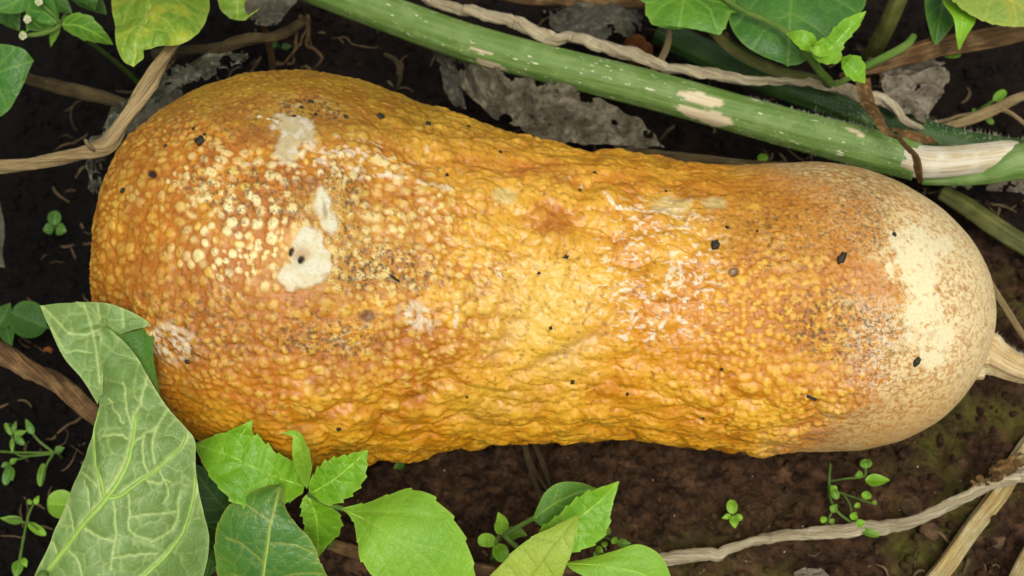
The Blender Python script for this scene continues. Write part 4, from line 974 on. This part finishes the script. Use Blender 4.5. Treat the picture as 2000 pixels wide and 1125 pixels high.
# ------- top left weed
t1 = empty('weed_plant', T(310, 20), 'yellow green wilted leaf with bitten tip hanging by the bent stalk', 'weed')
blade('leaf', [(255,-110,0.05),(222,-50,0.08),(214,0,0.098),(221,45,0.108),(226,85,0.11),(240,118,0.108),(261,133,0.106)], [(335,-115,0.05),(390,-60,0.08),(406,0,0.098),(396,42,0.106),(368,78,0.108),(296,101,0.108),(284,103,0.108),(283,118,0.107),(264,133,0.106)],
      'yellowish', t1, [([(295,-110),(300,-30),(290,30),(270,80),(262,130)], 4), ([(298,-20),(340,0),(385,30)], 2.6), ([(298,-20),(255,10),(235,50)], 2.6), ([(290,30),(330,45),(350,80)], 2.6), ([(285,45),(250,70),(240,100)], 2.4)], cup=0.15, puff=0.0025, wave=0.006, seed=41)
tube('stem', [(295,-100,0.055,6),(300,-130,0.05,7),(310,-150,0.02,8),(312,-160,-0.04,8)], M['stem_green'], t1, ring=12)
t2 = empty('weed_plant', T(110, 10), 'flowering weed with small white buds in the shaded corner', 'weed')
leaf(t2, [(122,48,0.06),(155,50,0.066),(190,68,0.064),(221,87,0.056)], 24, 'mid', 'ovate', 3, (5, 3), 0.3, seed=42)
leaf(t2, [(112,46,0.06),(95,30,0.062),(75,20,0.06),(52,62,0.05)], 24, 'dark', 'ovate', 3, None, 0.3, seed=43)
blade('leaf', [(108,48,0.06),(90,60,0.056),(72,62,0.052),(52,58,0.05)], [(112,40,0.062),(108,10,0.066),(95,-10,0.068),(62,-6,0.064)], 'dark', t2, [([(110,44),(85,25),(60,20)], 3)], seed=44)
leaf(t2, [(118,50,0.06),(106,68,0.056),(99,92,0.05)], 8, 'mid', 'lance', 2, None, 0.2, seed=45, vw=2)
leaf(t2, [(60,-30,0.04),(35,0,0.04),(-10,22,0.035)], 30, 'dark', 'ovate', 3, None, 0.3, seed=46)
leaf(t2, [(150,-40,0.04),(175,-5,0.045),(185,20,0.04)], 26, 'shade', 'ovate', 3, None, 0.3, seed=47)
tube('stem', [(46,70,0.062,4),(80,66,0.062,5),(105,58,0.06,5),(120,46,0.058,5),(128,30,0.05,5)], M['stem_green'], t2, ring=10)
rooted(t2, 122, 44, 0.058, 5, lean=(0.0, 0.06))
for (fx, fy, fz) in ((45, 70, 0.064), (54, 38, 0.058), (76, 4, 0.066)):
    b0 = P(fx, fy, fz); vv, ff_ = [], []
    fl = leaf(t2, [(fx + 8, fy, fz), (fx, fy, fz + 0.002), (fx - 8, fy, fz)], 9, 'lime', 'round', 0, None, 0, seed=48, vw=1, name='flower_cup', res=2)
    for q in range(5):
        a_ = q * 1.256 + 0.4
        leaf(t2, [(fx, fy, fz + 0.003), (fx + 5 * math.cos(a_), fy + 5 * math.sin(a_), fz + 0.0045), (fx + 8 * math.cos(a_), fy + 8 * math.sin(a_), fz + 0.004)], 4, M['petal'], 'round', 0, None, 0, seed=49, vw=1, name='petal', res=1.6)
tube('flower_stalk', [(54,38,0.057,3),(70,48,0.058,3),(88,62,0.06,3)], M['stem_green'], t2, ring=8)
tube('flower_stalk', [(76,4,0.065,3),(100,25,0.064,3),(118,44,0.06,3)], M['stem_green'], t2, ring=8)
t3 = empty('weed_plant', T(0, 150), 'dark green drooping leaf above the dark hollow', 'weed')
blade('leaf', [(-60,70,0.05),(-20,82,0.055),(20,88,0.057),(48,98,0.056),(66,118,0.052)], [(-60,240,0.03),(-20,236,0.034),(8,222,0.04),(38,185,0.045),(67,120,0.052)], 'dark', t3, [([(-60,150),(0,145),(65,119)], 3.5), ([(-10,146),(30,95)], 2.4), ([(-10,146),(15,210)], 2.4)], cup=0.1, wave=0.004, seed=51, puff=0.001)
tube('stem', [(-55,150,0.04,6),(-80,155,0.03,7),(-100,160,-0.045,8)], M['stem_green'], t3, ring=10)
t4 = empty('withered_leaf', T(490, 20), 'half yellowed crumpled leaf with brown patches at the root fibres', 'leaf')
blade('blade', [(425,-40,0.04),(428,0,0.046),(434,25,0.048),(452,42,0.046)], [(500,-45,0.04),(520,-5,0.048),(508,20,0.048),(480,42,0.046)], 'yellowish', t4, [([(470,-40),(465,40)], 3)], crumple=0.004, wave=0.005, seed=52)
blade('withered_side', [(480,-40,0.04),(486,0,0.049),(482,26,0.048),(500,50,0.042)], [(610,-40,0.04),(604,0,0.045),(575,28,0.043),(540,52,0.04)], 'dead_dark', t4, [([(520,-40),(515,40)], 3)], crumple=0.006, wave=0.005, holes=(0.72, 20), seed=53)
rooted(t4, 490, -20, 0.045, 7, 'dry_brown')
t8 = empty('weed_plant', T(30, -30), 'dim shaded leaves behind the flowering weed in the corner', 'weed')
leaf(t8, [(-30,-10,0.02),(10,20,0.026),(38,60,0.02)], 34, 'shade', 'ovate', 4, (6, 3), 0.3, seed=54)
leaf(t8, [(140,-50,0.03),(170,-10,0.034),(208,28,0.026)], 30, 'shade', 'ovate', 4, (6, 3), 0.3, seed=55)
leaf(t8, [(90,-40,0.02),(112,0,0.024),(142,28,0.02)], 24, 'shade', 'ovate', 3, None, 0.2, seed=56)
tube('stem', [(-30,-10,0.02,6),(40,-45,0.024,6),(90,-40,0.02,6),(140,-50,0.03,6),(150,-80,0.0,7),(152,-90,-0.07,7)], M['stem_olive'], t8, ring=10)

# ------- top right weeds
t5 = empty('weed_plant', T(1620, 175), 'weed with large dark green leaf and small pale top leaves above vine', 'weed')
blade('leaf', [(1470,-120,0.06),(1425,-60,0.066),(1416,-10,0.070),(1424,38,0.072),(1446,80,0.072),(1484,108,0.07),(1535,131,0.066)], [(1640,-120,0.06),(1685,-60,0.066),(1694,-5,0.070),(1680,25,0.072),(1648,62,0.072),(1602,102,0.07),(1562,127,0.066),(1540,132,0.066)],
      'dark', t5, [([(1555,-120),(1545,-30),(1540,60),(1538,130)], 4.5), ([(1547,-40),(1480,0),(1435,50)], 2.8), ([(1547,-40),(1610,-10),(1670,20)], 2.8), ([(1541,30),(1490,65),(1470,95)], 2.6), ([(1541,30),(1590,55),(1620,80)], 2.6)], cup=0.08, wave=0.004, puff=0.0006, seed=61)
blade('leaf', [(1285,-90,0.066),(1262,-40,0.072),(1261,5,0.076),(1270,38,0.077),(1290,52,0.076),(1318,58,0.074)], [(1400,-100,0.066),(1440,-50,0.07),(1432,10,0.076),(1416,48,0.076),(1402,70,0.074),(1360,56,0.075),(1330,58,0.074)],
      'mid', t5, [([(1345,-95),(1340,-20),(1325,55)], 3.5), ([(1342,-10),(1385,20),(1400,60)], 2.5), ([(1342,-10),(1290,15),(1275,35)], 2.5), ([(1450,20),(1400,5),(1345,-8)], 3)], cup=0.08, teeth=(7, 9), wave=0.004, puff=0.0008, seed=62)
tube('stem', [(1410,-6,0.078,5),(1450,20,0.080,5.5),(1500,42,0.081,6),(1540,66,0.081,6.5),(1575,105,0.078,7.5),(1600,138,0.066,8),(1618,160,0.05,10),(1625,178,0.02,11),(1625,184,-0.026,11)], M['stem_green'], t5, ring=14, ridge=0.06)
leaf(t5, [(1592,98,0.084),(1575,82,0.088),(1555,72,0.088),(1535,66,0.084)], 19, 'bright', 'ovate', 3, (4, 3), 0.3, seed=63)
blade('leaf', [(1600,112,0.086),(1590,90,0.09),(1618,72,0.094),(1645,42,0.097),(1690,22,0.096)], [(1606,118,0.086),(1632,112,0.088),(1652,80,0.092),(1675,55,0.095),(1691,23,0.096)], 'bright', t5, [([(1602,115),(1640,75),(1690,23)], 3), ([(1622,95),(1648,85)], 2), ([(1622,95),(1612,76)], 2)], cup=-0.12, teeth=(5, 4), puff=0.001, seed=64, res=2.4)
leaf(t5, [(1625,90,0.088),(1605,100,0.092),(1590,98,0.092),(1580,92,0.09)], 14, 'lime', 'ovate', 2, None, 0.3, seed=65)
leaf(t5, [(1585,100,0.086),(1608,104,0.09),(1628,112,0.09),(1638,122,0.086)], 20, 'lime', 'round', 2, (4, 3), 0.3, seed=66)
blade('leaf', [(1642,120,0.084),(1648,140,0.085),(1665,156,0.084),(1688,163,0.08)], [(1646,112,0.086),(1668,110,0.089),(1686,125,0.087),(1690,162,0.08)], 'bright', t5, [([(1644,116),(1668,135),(1689,162)], 2.6)], cup=-0.1, teeth=(4, 3), seed=67, res=2.2)
tube('leaf_stalk', [(1590,120,0.072,5),(1618,116,0.080,4.5),(1645,115,0.085,4)], M['stem_green'], t5, ring=10)
tube('leaf_stalk', [(1630,168,0.046,6),(1660,150,0.05,6),(1690,130,0.054,7),(1735,108,0.058,8),(1770,88,0.06,8),(1785,70,0.06,7)], M['stem_green'], t5, ring=12)
stalk('upright_weed', 'upright thick green stem leaning behind the dried stalk', 'weed', [(1775,-40,0.07,17),(1755,0,0.062,17),(1735,45,0.05,17),(1712,90,0.032,17),(1695,120,0.012,18),(1685,140,-0.02,18)], 'stem_olive', ring=20, ridge=0.08)
t6 = empty('weed_plant', T(1850, 40), 'weed with dark leaf and lighter drooping leaf over the dried stalk', 'weed')
leaf(t6, [(1862,-60,0.05),(1845,-5,0.062),(1835,45,0.066),(1826,92,0.06)], 42, 'dark', 'ovate', 4, None, 0.3, seed=71)
blade('leaf', [(1835,-30,0.07),(1842,5,0.08),(1862,35,0.084),(1868,75,0.08),(1872,98,0.074)], [(1890,-30,0.07),(1902,20,0.08),(1905,42,0.082),(1888,70,0.079),(1874,98,0.074)], 'bright', t6, [([(1862,-30),(1880,30),(1873,97)], 3)], cup=0.1, seed=72)
leaf(t6, [(1880,95,0.05),(1862,102,0.05),(1835,108,0.046)], 14, 'mid', 'ovate', 2, None, 0.2, seed=73)
rooted(t6, 1860, -40, 0.055, 7)
t7 = empty('weed_plant', T(1960, -20), 'mottled yellow green leaf with serrated edge by the dried stalk', 'weed')
blade('leaf', [(1880,-60,0.08),(1850,-20,0.085),(1868,5,0.088),(1892,25,0.089),(1920,38,0.089),(1962,50,0.087),(2040,52,0.08)], [(1960,-80,0.078),(2000,-70,0.08),(2030,-60,0.08),(2050,-30,0.08),(2060,0,0.08),(2060,20,0.08),(2055,45,0.08)], 'mottled', t7, [([(1920,-60),(1970,0),(2040,40)], 3.5), ([(1950,-25),(1930,10),(1925,36)], 2.4), ([(1975,0),(1985,45)], 2.4)], cup=0.06, teeth=(12, 3), puff=0.0006, seed=74)
rooted(t7, 2040, -20, 0.08, 7, lean=(0.06, 0.08))

# ------- small seedlings on the soil
def sprout(label, leaves, stems, mat='mid', cat='seedling', name='seedling', at_=None, group=None):
    a0 = at_ or stems[0][-1][:2]
    t = empty(name, T(*a0), label, cat, group)
    for k, q in enumerate(stems):
        z0 = [float(Pg(x, y)[2]) + h for (x, y, h, r) in q]
        tube('stem', [(x, y, z, r * 0.75) for (x, y, h, r), z in zip(q, z0)], M['stem_green'], t, ring=8)
    for k, (bx0, by0, tx, ty, hw, h) in enumerate(leaves):
        zb = float(Pg(bx0, by0)[2])
        leaf(t, [(bx0, by0, zb + h), ((bx0 + tx) / 2, (by0 + ty) / 2, zb + h + 0.0015), (tx, ty, zb + h + 0.0005)], hw, mat if isinstance(mat, str) else mat[k % len(mat)], 'round' if k % 3 == 0 else 'ovate', 0, None, rng.uniform(-0.4, 0.4), cup=-0.15, seed=80 + k, vw=2, res=2.2)
    return t
sprout('single pale green four leaved seedling on bare mossy soil', [(1431,1004,1428,976,11,0.008),(1432,1008,1436,1032,10,0.008),(1428,1007,1410,1012,6,0.007),(1435,1008,1450,1014,7,0.007)],
       [[(1432,1007,0.007,4),(1433,1010,0.003,4),(1434,1012,-0.002,4)]], 'lime')
sprout('branching tiny weed growing against the lower edge of the squash',
       [(1692,915,1690,897,12,0.020),(1690,938,1738,938,13,0.018),(1685,925,1670,930,8,0.018),(1690,975,1694,960,10,0.018),(1705,985,1712,978,6,0.018),(1680,985,1668,990,6,0.016),(1636,975,1625,955,8,0.014),(1632,960,1622,948,8,0.014),(1624,1000,1634,985,9,0.01),(1612,1020,1604,1010,7,0.009),(1620,1022,1630,1014,7,0.009),(1672,1025,1690,1018,9,0.014),(1680,1035,1718,1046,8,0.012),(1664,1015,1672,1000,9,0.013)],
       [[(1690,910,0.020,2.5),(1688,930,0.018,2.5),(1650,935,0.015,2.5),(1622,940,0.012,2.5)], [(1622,905,0.012,3),(1620,935,0.013,3),(1620,965,0.010,3.5),(1632,995,0.008,3.5),(1655,1015,0.010,3.5),(1690,1040,0.011,3)], [(1708,985,0.017,2.5),(1680,975,0.015,2.5),(1650,965,0.013,2.5),(1622,958,0.010,2.5)], [(1665,1010,0.012,3),(1660,985,0.013,2.5),(1648,965,0.012,2.5)], [(1634,985,0.01,2.5),(1620,1010,0.008,2.5),(1610,1035,0.004,2.5)], [(1620,955,0.010,3),(1619,970,0.004,3),(1619,978,-0.003,3)]],
       ('mid', 'bright'), 'weed', 'tiny_weed', (1619, 975))
sprout('feathery small weed in the shade beside the brown vine',
       [(22,850,10,826,5,0.02),(24,848,32,822,6,0.02),(28,850,52,842,7,0.02),(28,853,48,868,7,0.02),(24,856,24,885,5,0.02),(65,848,50,818,8,0.024),(85,905,78,950,8,0.02),(18,905,2,912,6,0.016),(20,905,34,895,6,0.016),(20,910,10,948,9,0.015),(22,912,24,940,7,0.015),(108,882,126,874,8,0.026)],
       [[(0,882,0.02,3),(50,884,0.022,3),(100,884,0.024,3.5),(110,882,0.025,4)], [(55,835,0.023,3),(75,860,0.024,3),(105,884,0.025,3.5)], [(104,886,0.024,3),(90,910,0.022,3),(82,945,0.02,2.5)], [(24,850,0.02,2),(24,870,0.018,2),(40,890,0.02,2.5),(104,886,0.024,3)], [(18,940,0.014,2.5),(22,905,0.016,2),(60,890,0.02,2.5)], [(110,882,0.025,4),(118,890,0.012,4),(122,896,-0.006,4)]],
       ('mid', 'dark'), 'weed', 'tiny_weed', (120, 893))
sprout('spindly small weed with long stem near the folded leaf',
       [(62,985,54,976,5,0.022),(68,985,76,968,6,0.022),(45,1018,0,1012,9,0.018),(55,1022,90,1045,9,0.018),(38,1095,30,1130,12,0.012),(45,1090,52,1108,7,0.012)],
       [[(65,985,0.022,2.5),(56,1005,0.02,3),(48,1040,0.018,3),(40,1085,0.014,3.5),(35,1120,0.006,4),(33,1130,-0.004,4)], [(52,1022,0.019,2.5),(30,1014,0.02,2.5),(5,1015,0.018,2.5)], [(54,1018,0.019,2.5),(75,1035,0.019,2.5)]],
       ('mid', 'bright'), 'weed', 'tiny_weed', (33, 1128))
sprout('tiny three leaved clover like seedling in the dark hollow', [(106,440,108,412,13,0.012),(104,446,84,450,12,0.011),(110,446,130,452,13,0.011)], [[(107,443,0.011,3),(107,446,0.005,3),(107,449,-0.003,3)]], 'dark')
sprout('seedling with large round leaves in shade by the brown vine', [(92,640,22,610,36,0.02),(-5,640,20,592,22,0.018),(0,600,22,680,22,0.016)], [[(95,640,0.018,4),(60,640,0.014,4),(20,650,0.006,4),(10,655,-0.004,4)]], ('shade', 'shade', 'shade'))
sprout('round lime leaf peeking out from behind the folded leaf', [(150,985,92,985,28,0.02)], [[(150,985,0.018,4),(155,1000,0.01,4),(158,1010,-0.004,4)]], 'lime')
sprout('small cress like sprig behind the toothed lime leaf', [(1182,1045,1190,1030,7,0.012),(1180,1058,1182,1070,7,0.01),(1205,1060,1232,1062,9,0.012),(1205,1050,1195,1062,6,0.012),(1170,1078,1160,1090,8,0.008),(1165,1068,1178,1080,7,0.008)],
       [[(1225,1060,0.011,2.5),(1200,1056,0.011,2.5),(1180,1050,0.010,2.5),(1165,1060,0.005,2.5),(1160,1064,-0.003,2.5)]], ('mid', 'bright'))
sprout('tiny green sprout on the ragged dried stem', [(1940,196,1965,178,9,0.02),(1905,212,1900,222,5,0.014),(1930,205,1940,222,7,0.014),(1925,230,1940,242,6,0.008)], [[(1958,184,0.021,3),(1935,200,0.018,3.5),(1910,216,0.012,3.5),(1905,225,0.004,3.5),(1903,228,-0.004,3)]], ('bright', 'mid'))
sprout('tiny green sprig under the belly of the squash', [(800,895,825,885,9,0.012),(790,905,768,915,9,0.01),(805,900,812,888,6,0.012)], [[(812,890,0.011,2.5),(792,903,0.007,2.5),(788,908,-0.003,2.5)]], ('mid', 'dark'))
sprout('tiny green leaf tip between squash and the green vine', [(1490,318,1488,300,10,0.04)], [[(1490,318,0.04,3),(1492,322,0.02,3),(1493,324,-0.004,3)]], 'bright')
sprout('small sprig of green leaves in the gap by the root fibres', [(520,75,525,62,6,0.02),(540,92,528,85,7,0.02),(550,92,570,90,7,0.02)], [[(525,65,0.018,2.5),(545,92,0.012,2.5),(548,100,-0.004,2.5)]], 'shade')

# ------- dead leaves
def dead(label, Lp, Rp, mat, seed, crumple=0.005, holes=(0.7, 26), veins=(), group=None, name='dead_leaf', cs=0.02, wave=0.006):
    c_ = np.mean(np.array(list(Lp) + list(Rp)), 0)
    t = empty(name, T(c_[0], c_[1]), label, 'dead leaf', group)
    blade('blade', Lp, Rp, mat, t, veins, 0.05, None, wave, 0.0008, 2.6, crumple, holes, seed, cs=cs)
    return t
dead('grey crumpled dead leaf wedged between thick vine and squash', [(860,110,0.016),(885,160,0.014),(920,205,0.016),(985,250,0.02),(1060,275,0.024),(1150,290,0.03),(1230,298,0.03),(1290,300,0.026)], [(880,100,0.022),(940,130,0.034),(1000,155,0.038),(1080,178,0.04),(1150,196,0.04),(1210,215,0.038),(1260,250,0.034),(1300,295,0.028)], 'dead', 91, 0.0075, (0.72, 30),
     [([(890,120),(980,180),(1080,215),(1180,240),(1270,290)], 4), ([(980,180),(960,220)], 3), ([(1080,215),(1060,260)], 3), ([(1080,215),(1120,195)], 3), ([(1000,190),(1050,180)], 3)], cs=0.011)
dead('brown withered leaf stalk tuft hanging left of the grey dead leaf', [(845,105,0.012),(862,150,0.01),(870,190,0.006),(885,215,0.004)], [(885,100,0.02),(900,150,0.018),(905,190,0.014),(912,225,0.01)], 'dead_dark', 92, 0.004, (0.72, 20))
dead('grey withered leaf behind the curly dried vine', [(1060,30,0.01),(1080,70,0.012),(1120,95,0.018),(1180,100,0.02)], [(1130,5,0.014),(1190,20,0.02),(1240,45,0.022),(1265,75,0.02)], 'dead_dark', 93, 0.008, (0.70, 26), cs=0.011)
dead('dark shrivelled leaf scrap above the grey withered leaf', [(1090,-20,0.0),(1110,20,0.002),(1130,45,0.004),(1160,60,0.004)], [(1170,-25,0.002),(1220,-5,0.006),(1250,30,0.008),(1260,50,0.008)], 'dead_dark', 94, 0.006, (0.7, 24))
dead('pale grey shredded dead leaf hanging under the dried stalk', [(1690,120,0.032),(1700,165,0.03),(1715,210,0.026),(1745,245,0.022),(1790,262,0.018)], [(1775,112,0.036),(1810,118,0.034),(1835,130,0.03),(1842,175,0.026),(1810,225,0.02)], 'dead_pale', 95, 0.008, (0.66, 24), [([(1740,120),(1755,180),(1780,240)], 3)], cs=0.010)
dead('grey dried leaf rim clinging to the upper left side of squash', [(186,412,0.066),(176,345,0.068),(180,296,0.07),(202,246,0.072),(250,194,0.074),(306,160,0.074),(376,130,0.073),(436,110,0.07),(490,116,0.066)], [(214,415,0.056),(206,350,0.058),(216,305,0.06),(240,262,0.062),(285,222,0.064),(335,195,0.064),(395,165,0.063),(448,142,0.06),(496,138,0.056)], 'dead_rim', 96, 0.006, (0.66, 16), cs=0.009, wave=0.005)
dead('dim grey leaf fold behind the dried rim of the squash', [(225,330,0.02),(240,270,0.024),(280,210,0.028),(330,170,0.03)], [(260,340,0.02),(280,280,0.024),(320,230,0.028),(370,190,0.03)], 'dead_dark', 97, 0.004, (0.74, 24))
dead('brown dry sheath wrapped round the two green vines', [(1655,160,0.058),(1680,205,0.062),(1705,245,0.068),(1745,272,0.072),(1770,300,0.076),(1782,330,0.072),(1795,358,0.064)], [(1690,165,0.056),(1710,205,0.06),(1725,240,0.068),(1755,268,0.073),(1785,298,0.077),(1800,330,0.074),(1806,358,0.066)], 'dead_brown', 98, 0.004, (0.82, 24), [([(1670,160),(1715,240),(1760,280),(1795,340)], 4)], name='dry_sheath')
dead('small torn brown sheath flake lying on the dark vine', [(1735,250,0.05),(1765,262,0.052),(1800,268,0.05),(1825,288,0.044)], [(1740,278,0.05),(1770,285,0.05),(1800,288,0.05),(1826,290,0.044)], 'dead_brown', 99, 0.003, (0.78, 18), name='dry_sheath')
dead('small curled brown leaf scrap at the joint of the pale vine', [(1886,934,0.022),(1915,926,0.026),(1945,902,0.030),(1985,884,0.026)], [(1890,952,0.018),(1925,950,0.02),(1968,930,0.024),(2005,905,0.022)], 'dead_brown', 100, 0.005, (0.66, 12), cs=0.006)
dead('white grey shredded fibre scrap under the torn vine', [(1850,352,0.02),(1900,352,0.022),(1960,345,0.022),(2020,338,0.02)], [(1852,372,0.014),(1905,372,0.014),(1965,380,0.012),(2020,390,0.01)], 'dead_pale', 101, 0.006, (0.62, 16))
dead('pale twisted leaf scrap on the soil below the pale vine', [(1545,1118,0.008),(1570,1108,0.010),(1600,1112,0.008),(1622,1128,0.004)], [(1548,1135,0.004),(1572,1130,0.006),(1600,1134,0.005),(1620,1140,0.002)], 'dead_pale', 102, 0.006, (0.66, 14))
dead('dark dry leaf edge standing in the shaded hollow', [(-20,300,-0.01),(0,360,-0.006),(12,440,-0.004),(5,520,-0.008)], [(-40,300,-0.02),(-30,360,-0.02),(-20,440,-0.02),(-25,520,-0.02)], 'dead_dark', 103, 0.004, (0.8, 26))

# ------- dark specks lying on the squash
def pellet(px, py, rx, ry, rot, hgt, label, group=None, mat='pellet', name='dark_speck', cat='speck'):
    p, nrm = on_squash(px, py)
    me = bpy.data.meshes.new(name); bm = bmesh.new(); bmesh.ops.create_icosphere(bm, subdivisions=3, radius=1.0)
    n3 = Vector(nrm); t1_ = n3.cross(Vector((0, 0, 1)) if abs(n3.z) < 0.9 else Vector((0, 1, 0))); t1_ = Vector((math.cos(rot), -math.sin(rot) * math.cos(TILT), 0)); t1_ = (t1_ - n3 * t1_.dot(n3)).normalized(); t2_ = n3.cross(t1_)
    for v in bm.verts:
        c_ = v.co.copy(); k = 1 + 0.22 * math.sin(5 * c_.x + px) * math.cos(4 * c_.y + py)
        c_.x = max(-0.85, min(0.85, c_.x))
        v.co = (t1_ * c_.x * rx + t2_ * c_.y * ry + n3 * c_.z * hgt) * (0.0002 * k)
    bm.to_mesh(me); bm.free(); me.materials.append(M[mat])
    for f in me.polygons: f.use_smooth = True
    o = bpy.data.objects.new(name, me); C.objects.link(o); o.location = Vector(p) + n3 * hgt * 0.0002 * 0.5
    return tag(o, label, cat, group)
pellet(1397, 480, 9, 10, 0.5, 8, 'largest round black speck on the orange waist of the squash')
pellet(1646, 502, 14, 7, -1.1, 7, 'oblong black pellet lying near the buff end of the squash')
pellet(391, 274, 10, 9, 0.3, 7, 'round black speck on the squash near the bent straw stalk')
pellet(1103, 505, 7, 4.5, -1.0, 4, 'small brown black seed on the waist of the squash')
pellet(1793, 708, 11, 6, -1.3, 5, 'oblong brown speck at the edge of the buff rind')
pellet(1585, 773, 12, 3, 0.8, 4, 'thin black sliver on the lower flank near the buff end')
pellet(770, 543, 13, 2.5, 0.6, 3, 'thin curved dark hair like sliver below the pale scar')
for x, y, r in ((703,165,6),(742,229,8),(835,245,6),(676,228,5),(874,342,4),(1420,442,4),(1052,533,3.5),(1120,747,5),(659,829,5),(1074,638,4),(1410,720,3.5),(320,282,4),(376,250,4),(237,371,6),(362,712,5),(1131,374,3.5),(1300,372,3),(1372,808,4),(1226,768,4),(911,773,3),(607,196,5),(590,208,4),(574,222,4),(618,222,4),(1160,345,3.5),(975,300,4),(1750,455,5),(914,248,4),(400,262,3.5),(1480,450,3)):
    pellet(x, y, r, r * 0.8, random.random() * 3, r * 0.6, 'tiny dark speck of dirt stuck on the squash rind', 'dirt specks on the squash')

# ------- lumps and crumbs of soil
def lump(px, py, r, label, mat='clod', lift=0.0, group=None, name='soil_lump', cat='soil lump', sq=0.42):
    p = Pg(px, py)
    bm = bmesh.new(); bmesh.ops.create_icosphere(bm, subdivisions=3, radius=1.0)
    co = np.array([v.co for v in bm.verts]); k = 0.45 + 1.1 * fbm(co * 1.9 + px, 4, int(px) % 50, 0.62)
    for v, kk in zip(bm.verts, k): v.co = v.co * float(kk) * r * 0.0002; v.co.z *= sq
    me = bpy.data.meshes.new(name); bm.to_mesh(me); bm.free(); me.materials.append(M[mat])
    for f in me.polygons: f.use_smooth = True
    o = bpy.data.objects.new(name, me); C.objects.link(o); o.location = (p[0], p[1], p[2] + r * 0.0002 * sq * 0.3 + lift)
    return tag(o, label, cat, group)
lump(1243, 112, 34, 'orange brown clay lump behind the thick green vine', 'clod_orange', 0.004, sq=1.2)
lump(93, 686, 11, 'small orange pebble beside the brown dried vine', 'clod_orange')
lump(1950, 1058, 17, 'pale tan lump on green moss by the straw stem')
lump(1815, 1040, 22, 'broad tan soil lump beside straight straw stem')
lump(1395, 1008, 6, 'tiny pink tan pebble beside the four leaved seedling')
lump(1441, 1046, 6, 'tiny tan pebble below the four leaved seedling')
lump(1780, 990, 24, 'brown soil lump between tiny weed and the straw stem')
lump(1880, 905, 12, 'small brown lump near the curled leaf scrap')
def scatter(name, count, mat, smin, smax, box, seed, pw=2.5, flt=None):
    r_ = np.random.default_rng(seed)
    bm = bmesh.new(); bmesh.ops.create_icosphere(bm, subdivisions=1, radius=1.0)
    bv = np.array([v.co for v in bm.verts]); bf = np.array([[v.index for v in f.verts] for f in bm.faces]); bm.free()
    x = r_.uniform(box[0], box[1], count); y = r_.uniform(box[2], box[3], count)
    z = gh(x, y); s = smin + (smax - smin) * r_.random(count) ** pw
    sc3 = s[:, None] * r_.uniform(0.6, 1.2, (count, 3)); jit = r_.uniform(0.75, 1.2, (count, len(bv), 1))
    V = bv[None] * jit * sc3[:, None] + np.stack([x, y, z + s * 0.25], 1)[:, None]
    F = bf[None] + (np.arange(count) * len(bv))[:, None, None]
    dm = np.clip(0.96 * sstep(-0.10, -0.20, x) + 0.85 * sstep(0.02, 0.1, y), 0, 0.96); ms = np.clip(sstep(0.0, 0.12, x) * sstep(-0.05, -0.12, y), 0, 1)  # crumbs get the same painted hollow shade as the ground
    o = mesh_obj(name, V.reshape(-1, 3), F.reshape(-1, 3), mat, None, {'hollow_shade': np.repeat(dm, len(bv)), 'moss': np.repeat(ms, len(bv))}, True)
    return o
tag(scatter('soil_crumbs', 12000, M['soil'], 0.0004, 0.0034, (-0.27, 0.27, -0.19, 0.24), 5, 4.0), 'dark brown crumbs of soil scattered over the ground', 'soil crumbs', kind='stuff')
gm = plain_mat('pale_grit', A(170, 150, 130), A(210, 200, 190), 300, 0.5)
tag(scatter('pale_grit', 320, gm, 0.00015, 0.0006, (-0.2, 0.25, -0.19, -0.04), 6, 3.0), 'fine pale grit grains sprinkled on the soil', 'grit', kind='stuff')

# fine dead plant litter caught in the hollows: thin curved shreds, too many to count
lr = np.random.default_rng(21); vs_, fs_, tcs_ = [], [], []
for k in range(620):
    if k % 2: x, y = lr.uniform(-0.24, -0.13), lr.uniform(-0.16, 0.2)
    else: x, y = lr.uniform(-0.2, 0.24), lr.uniform(0.07, 0.2)
    if k % 5 == 0: x, y = lr.uniform(-0.1, 0.22), lr.uniform(-0.17, -0.08)
    L_ = lr.uniform(0.004, 0.022) * (0.5 if k % 5 == 0 else 1); a_ = lr.uniform(0, 6.28); cv = lr.normal(0, 1.2); n5 = 6
    u = np.linspace(-0.5, 0.5, n5); an = a_ + cv * u
    px_ = x + np.cumsum(np.cos(an)) * L_ / n5; py_ = y + np.cumsum(np.sin(an)) * L_ / n5
    pz_ = gh(px_, py_) + 0.0008 + np.maximum(0, lr.normal(0.001, 0.002)) * (1 - 4 * u * u)
    w_ = lr.uniform(0.0002, 0.0009) * (1 - 1.6 * u * u)
    b0 = len(vs_)
    for i in range(n5):
        sd = np.array((-math.sin(an[i]), math.cos(an[i]), 0.25))
        c0 = np.array((px_[i], py_[i], pz_[i]))
        vs_ += [c0 + sd * w_[i], c0 + np.array((0, 0, w_[i])), c0 - sd * w_[i]]
    for i in range(n5 - 1):
        for j in range(2): fs_.append((b0 + 3 * i + j, b0 + 3 * i + j + 1, b0 + 3 * i + 4 + j, b0 + 3 * i + 3 + j))
lm = plain_mat('plant_litter', A(112, 92, 58), A(62, 48, 28), 60, 0.85, 0.5)
tag(mesh_obj('plant_litter', np.array(vs_), np.array(fs_), lm), 'fine brown shreds of dead plants littering the soil', 'litter', kind='stuff')
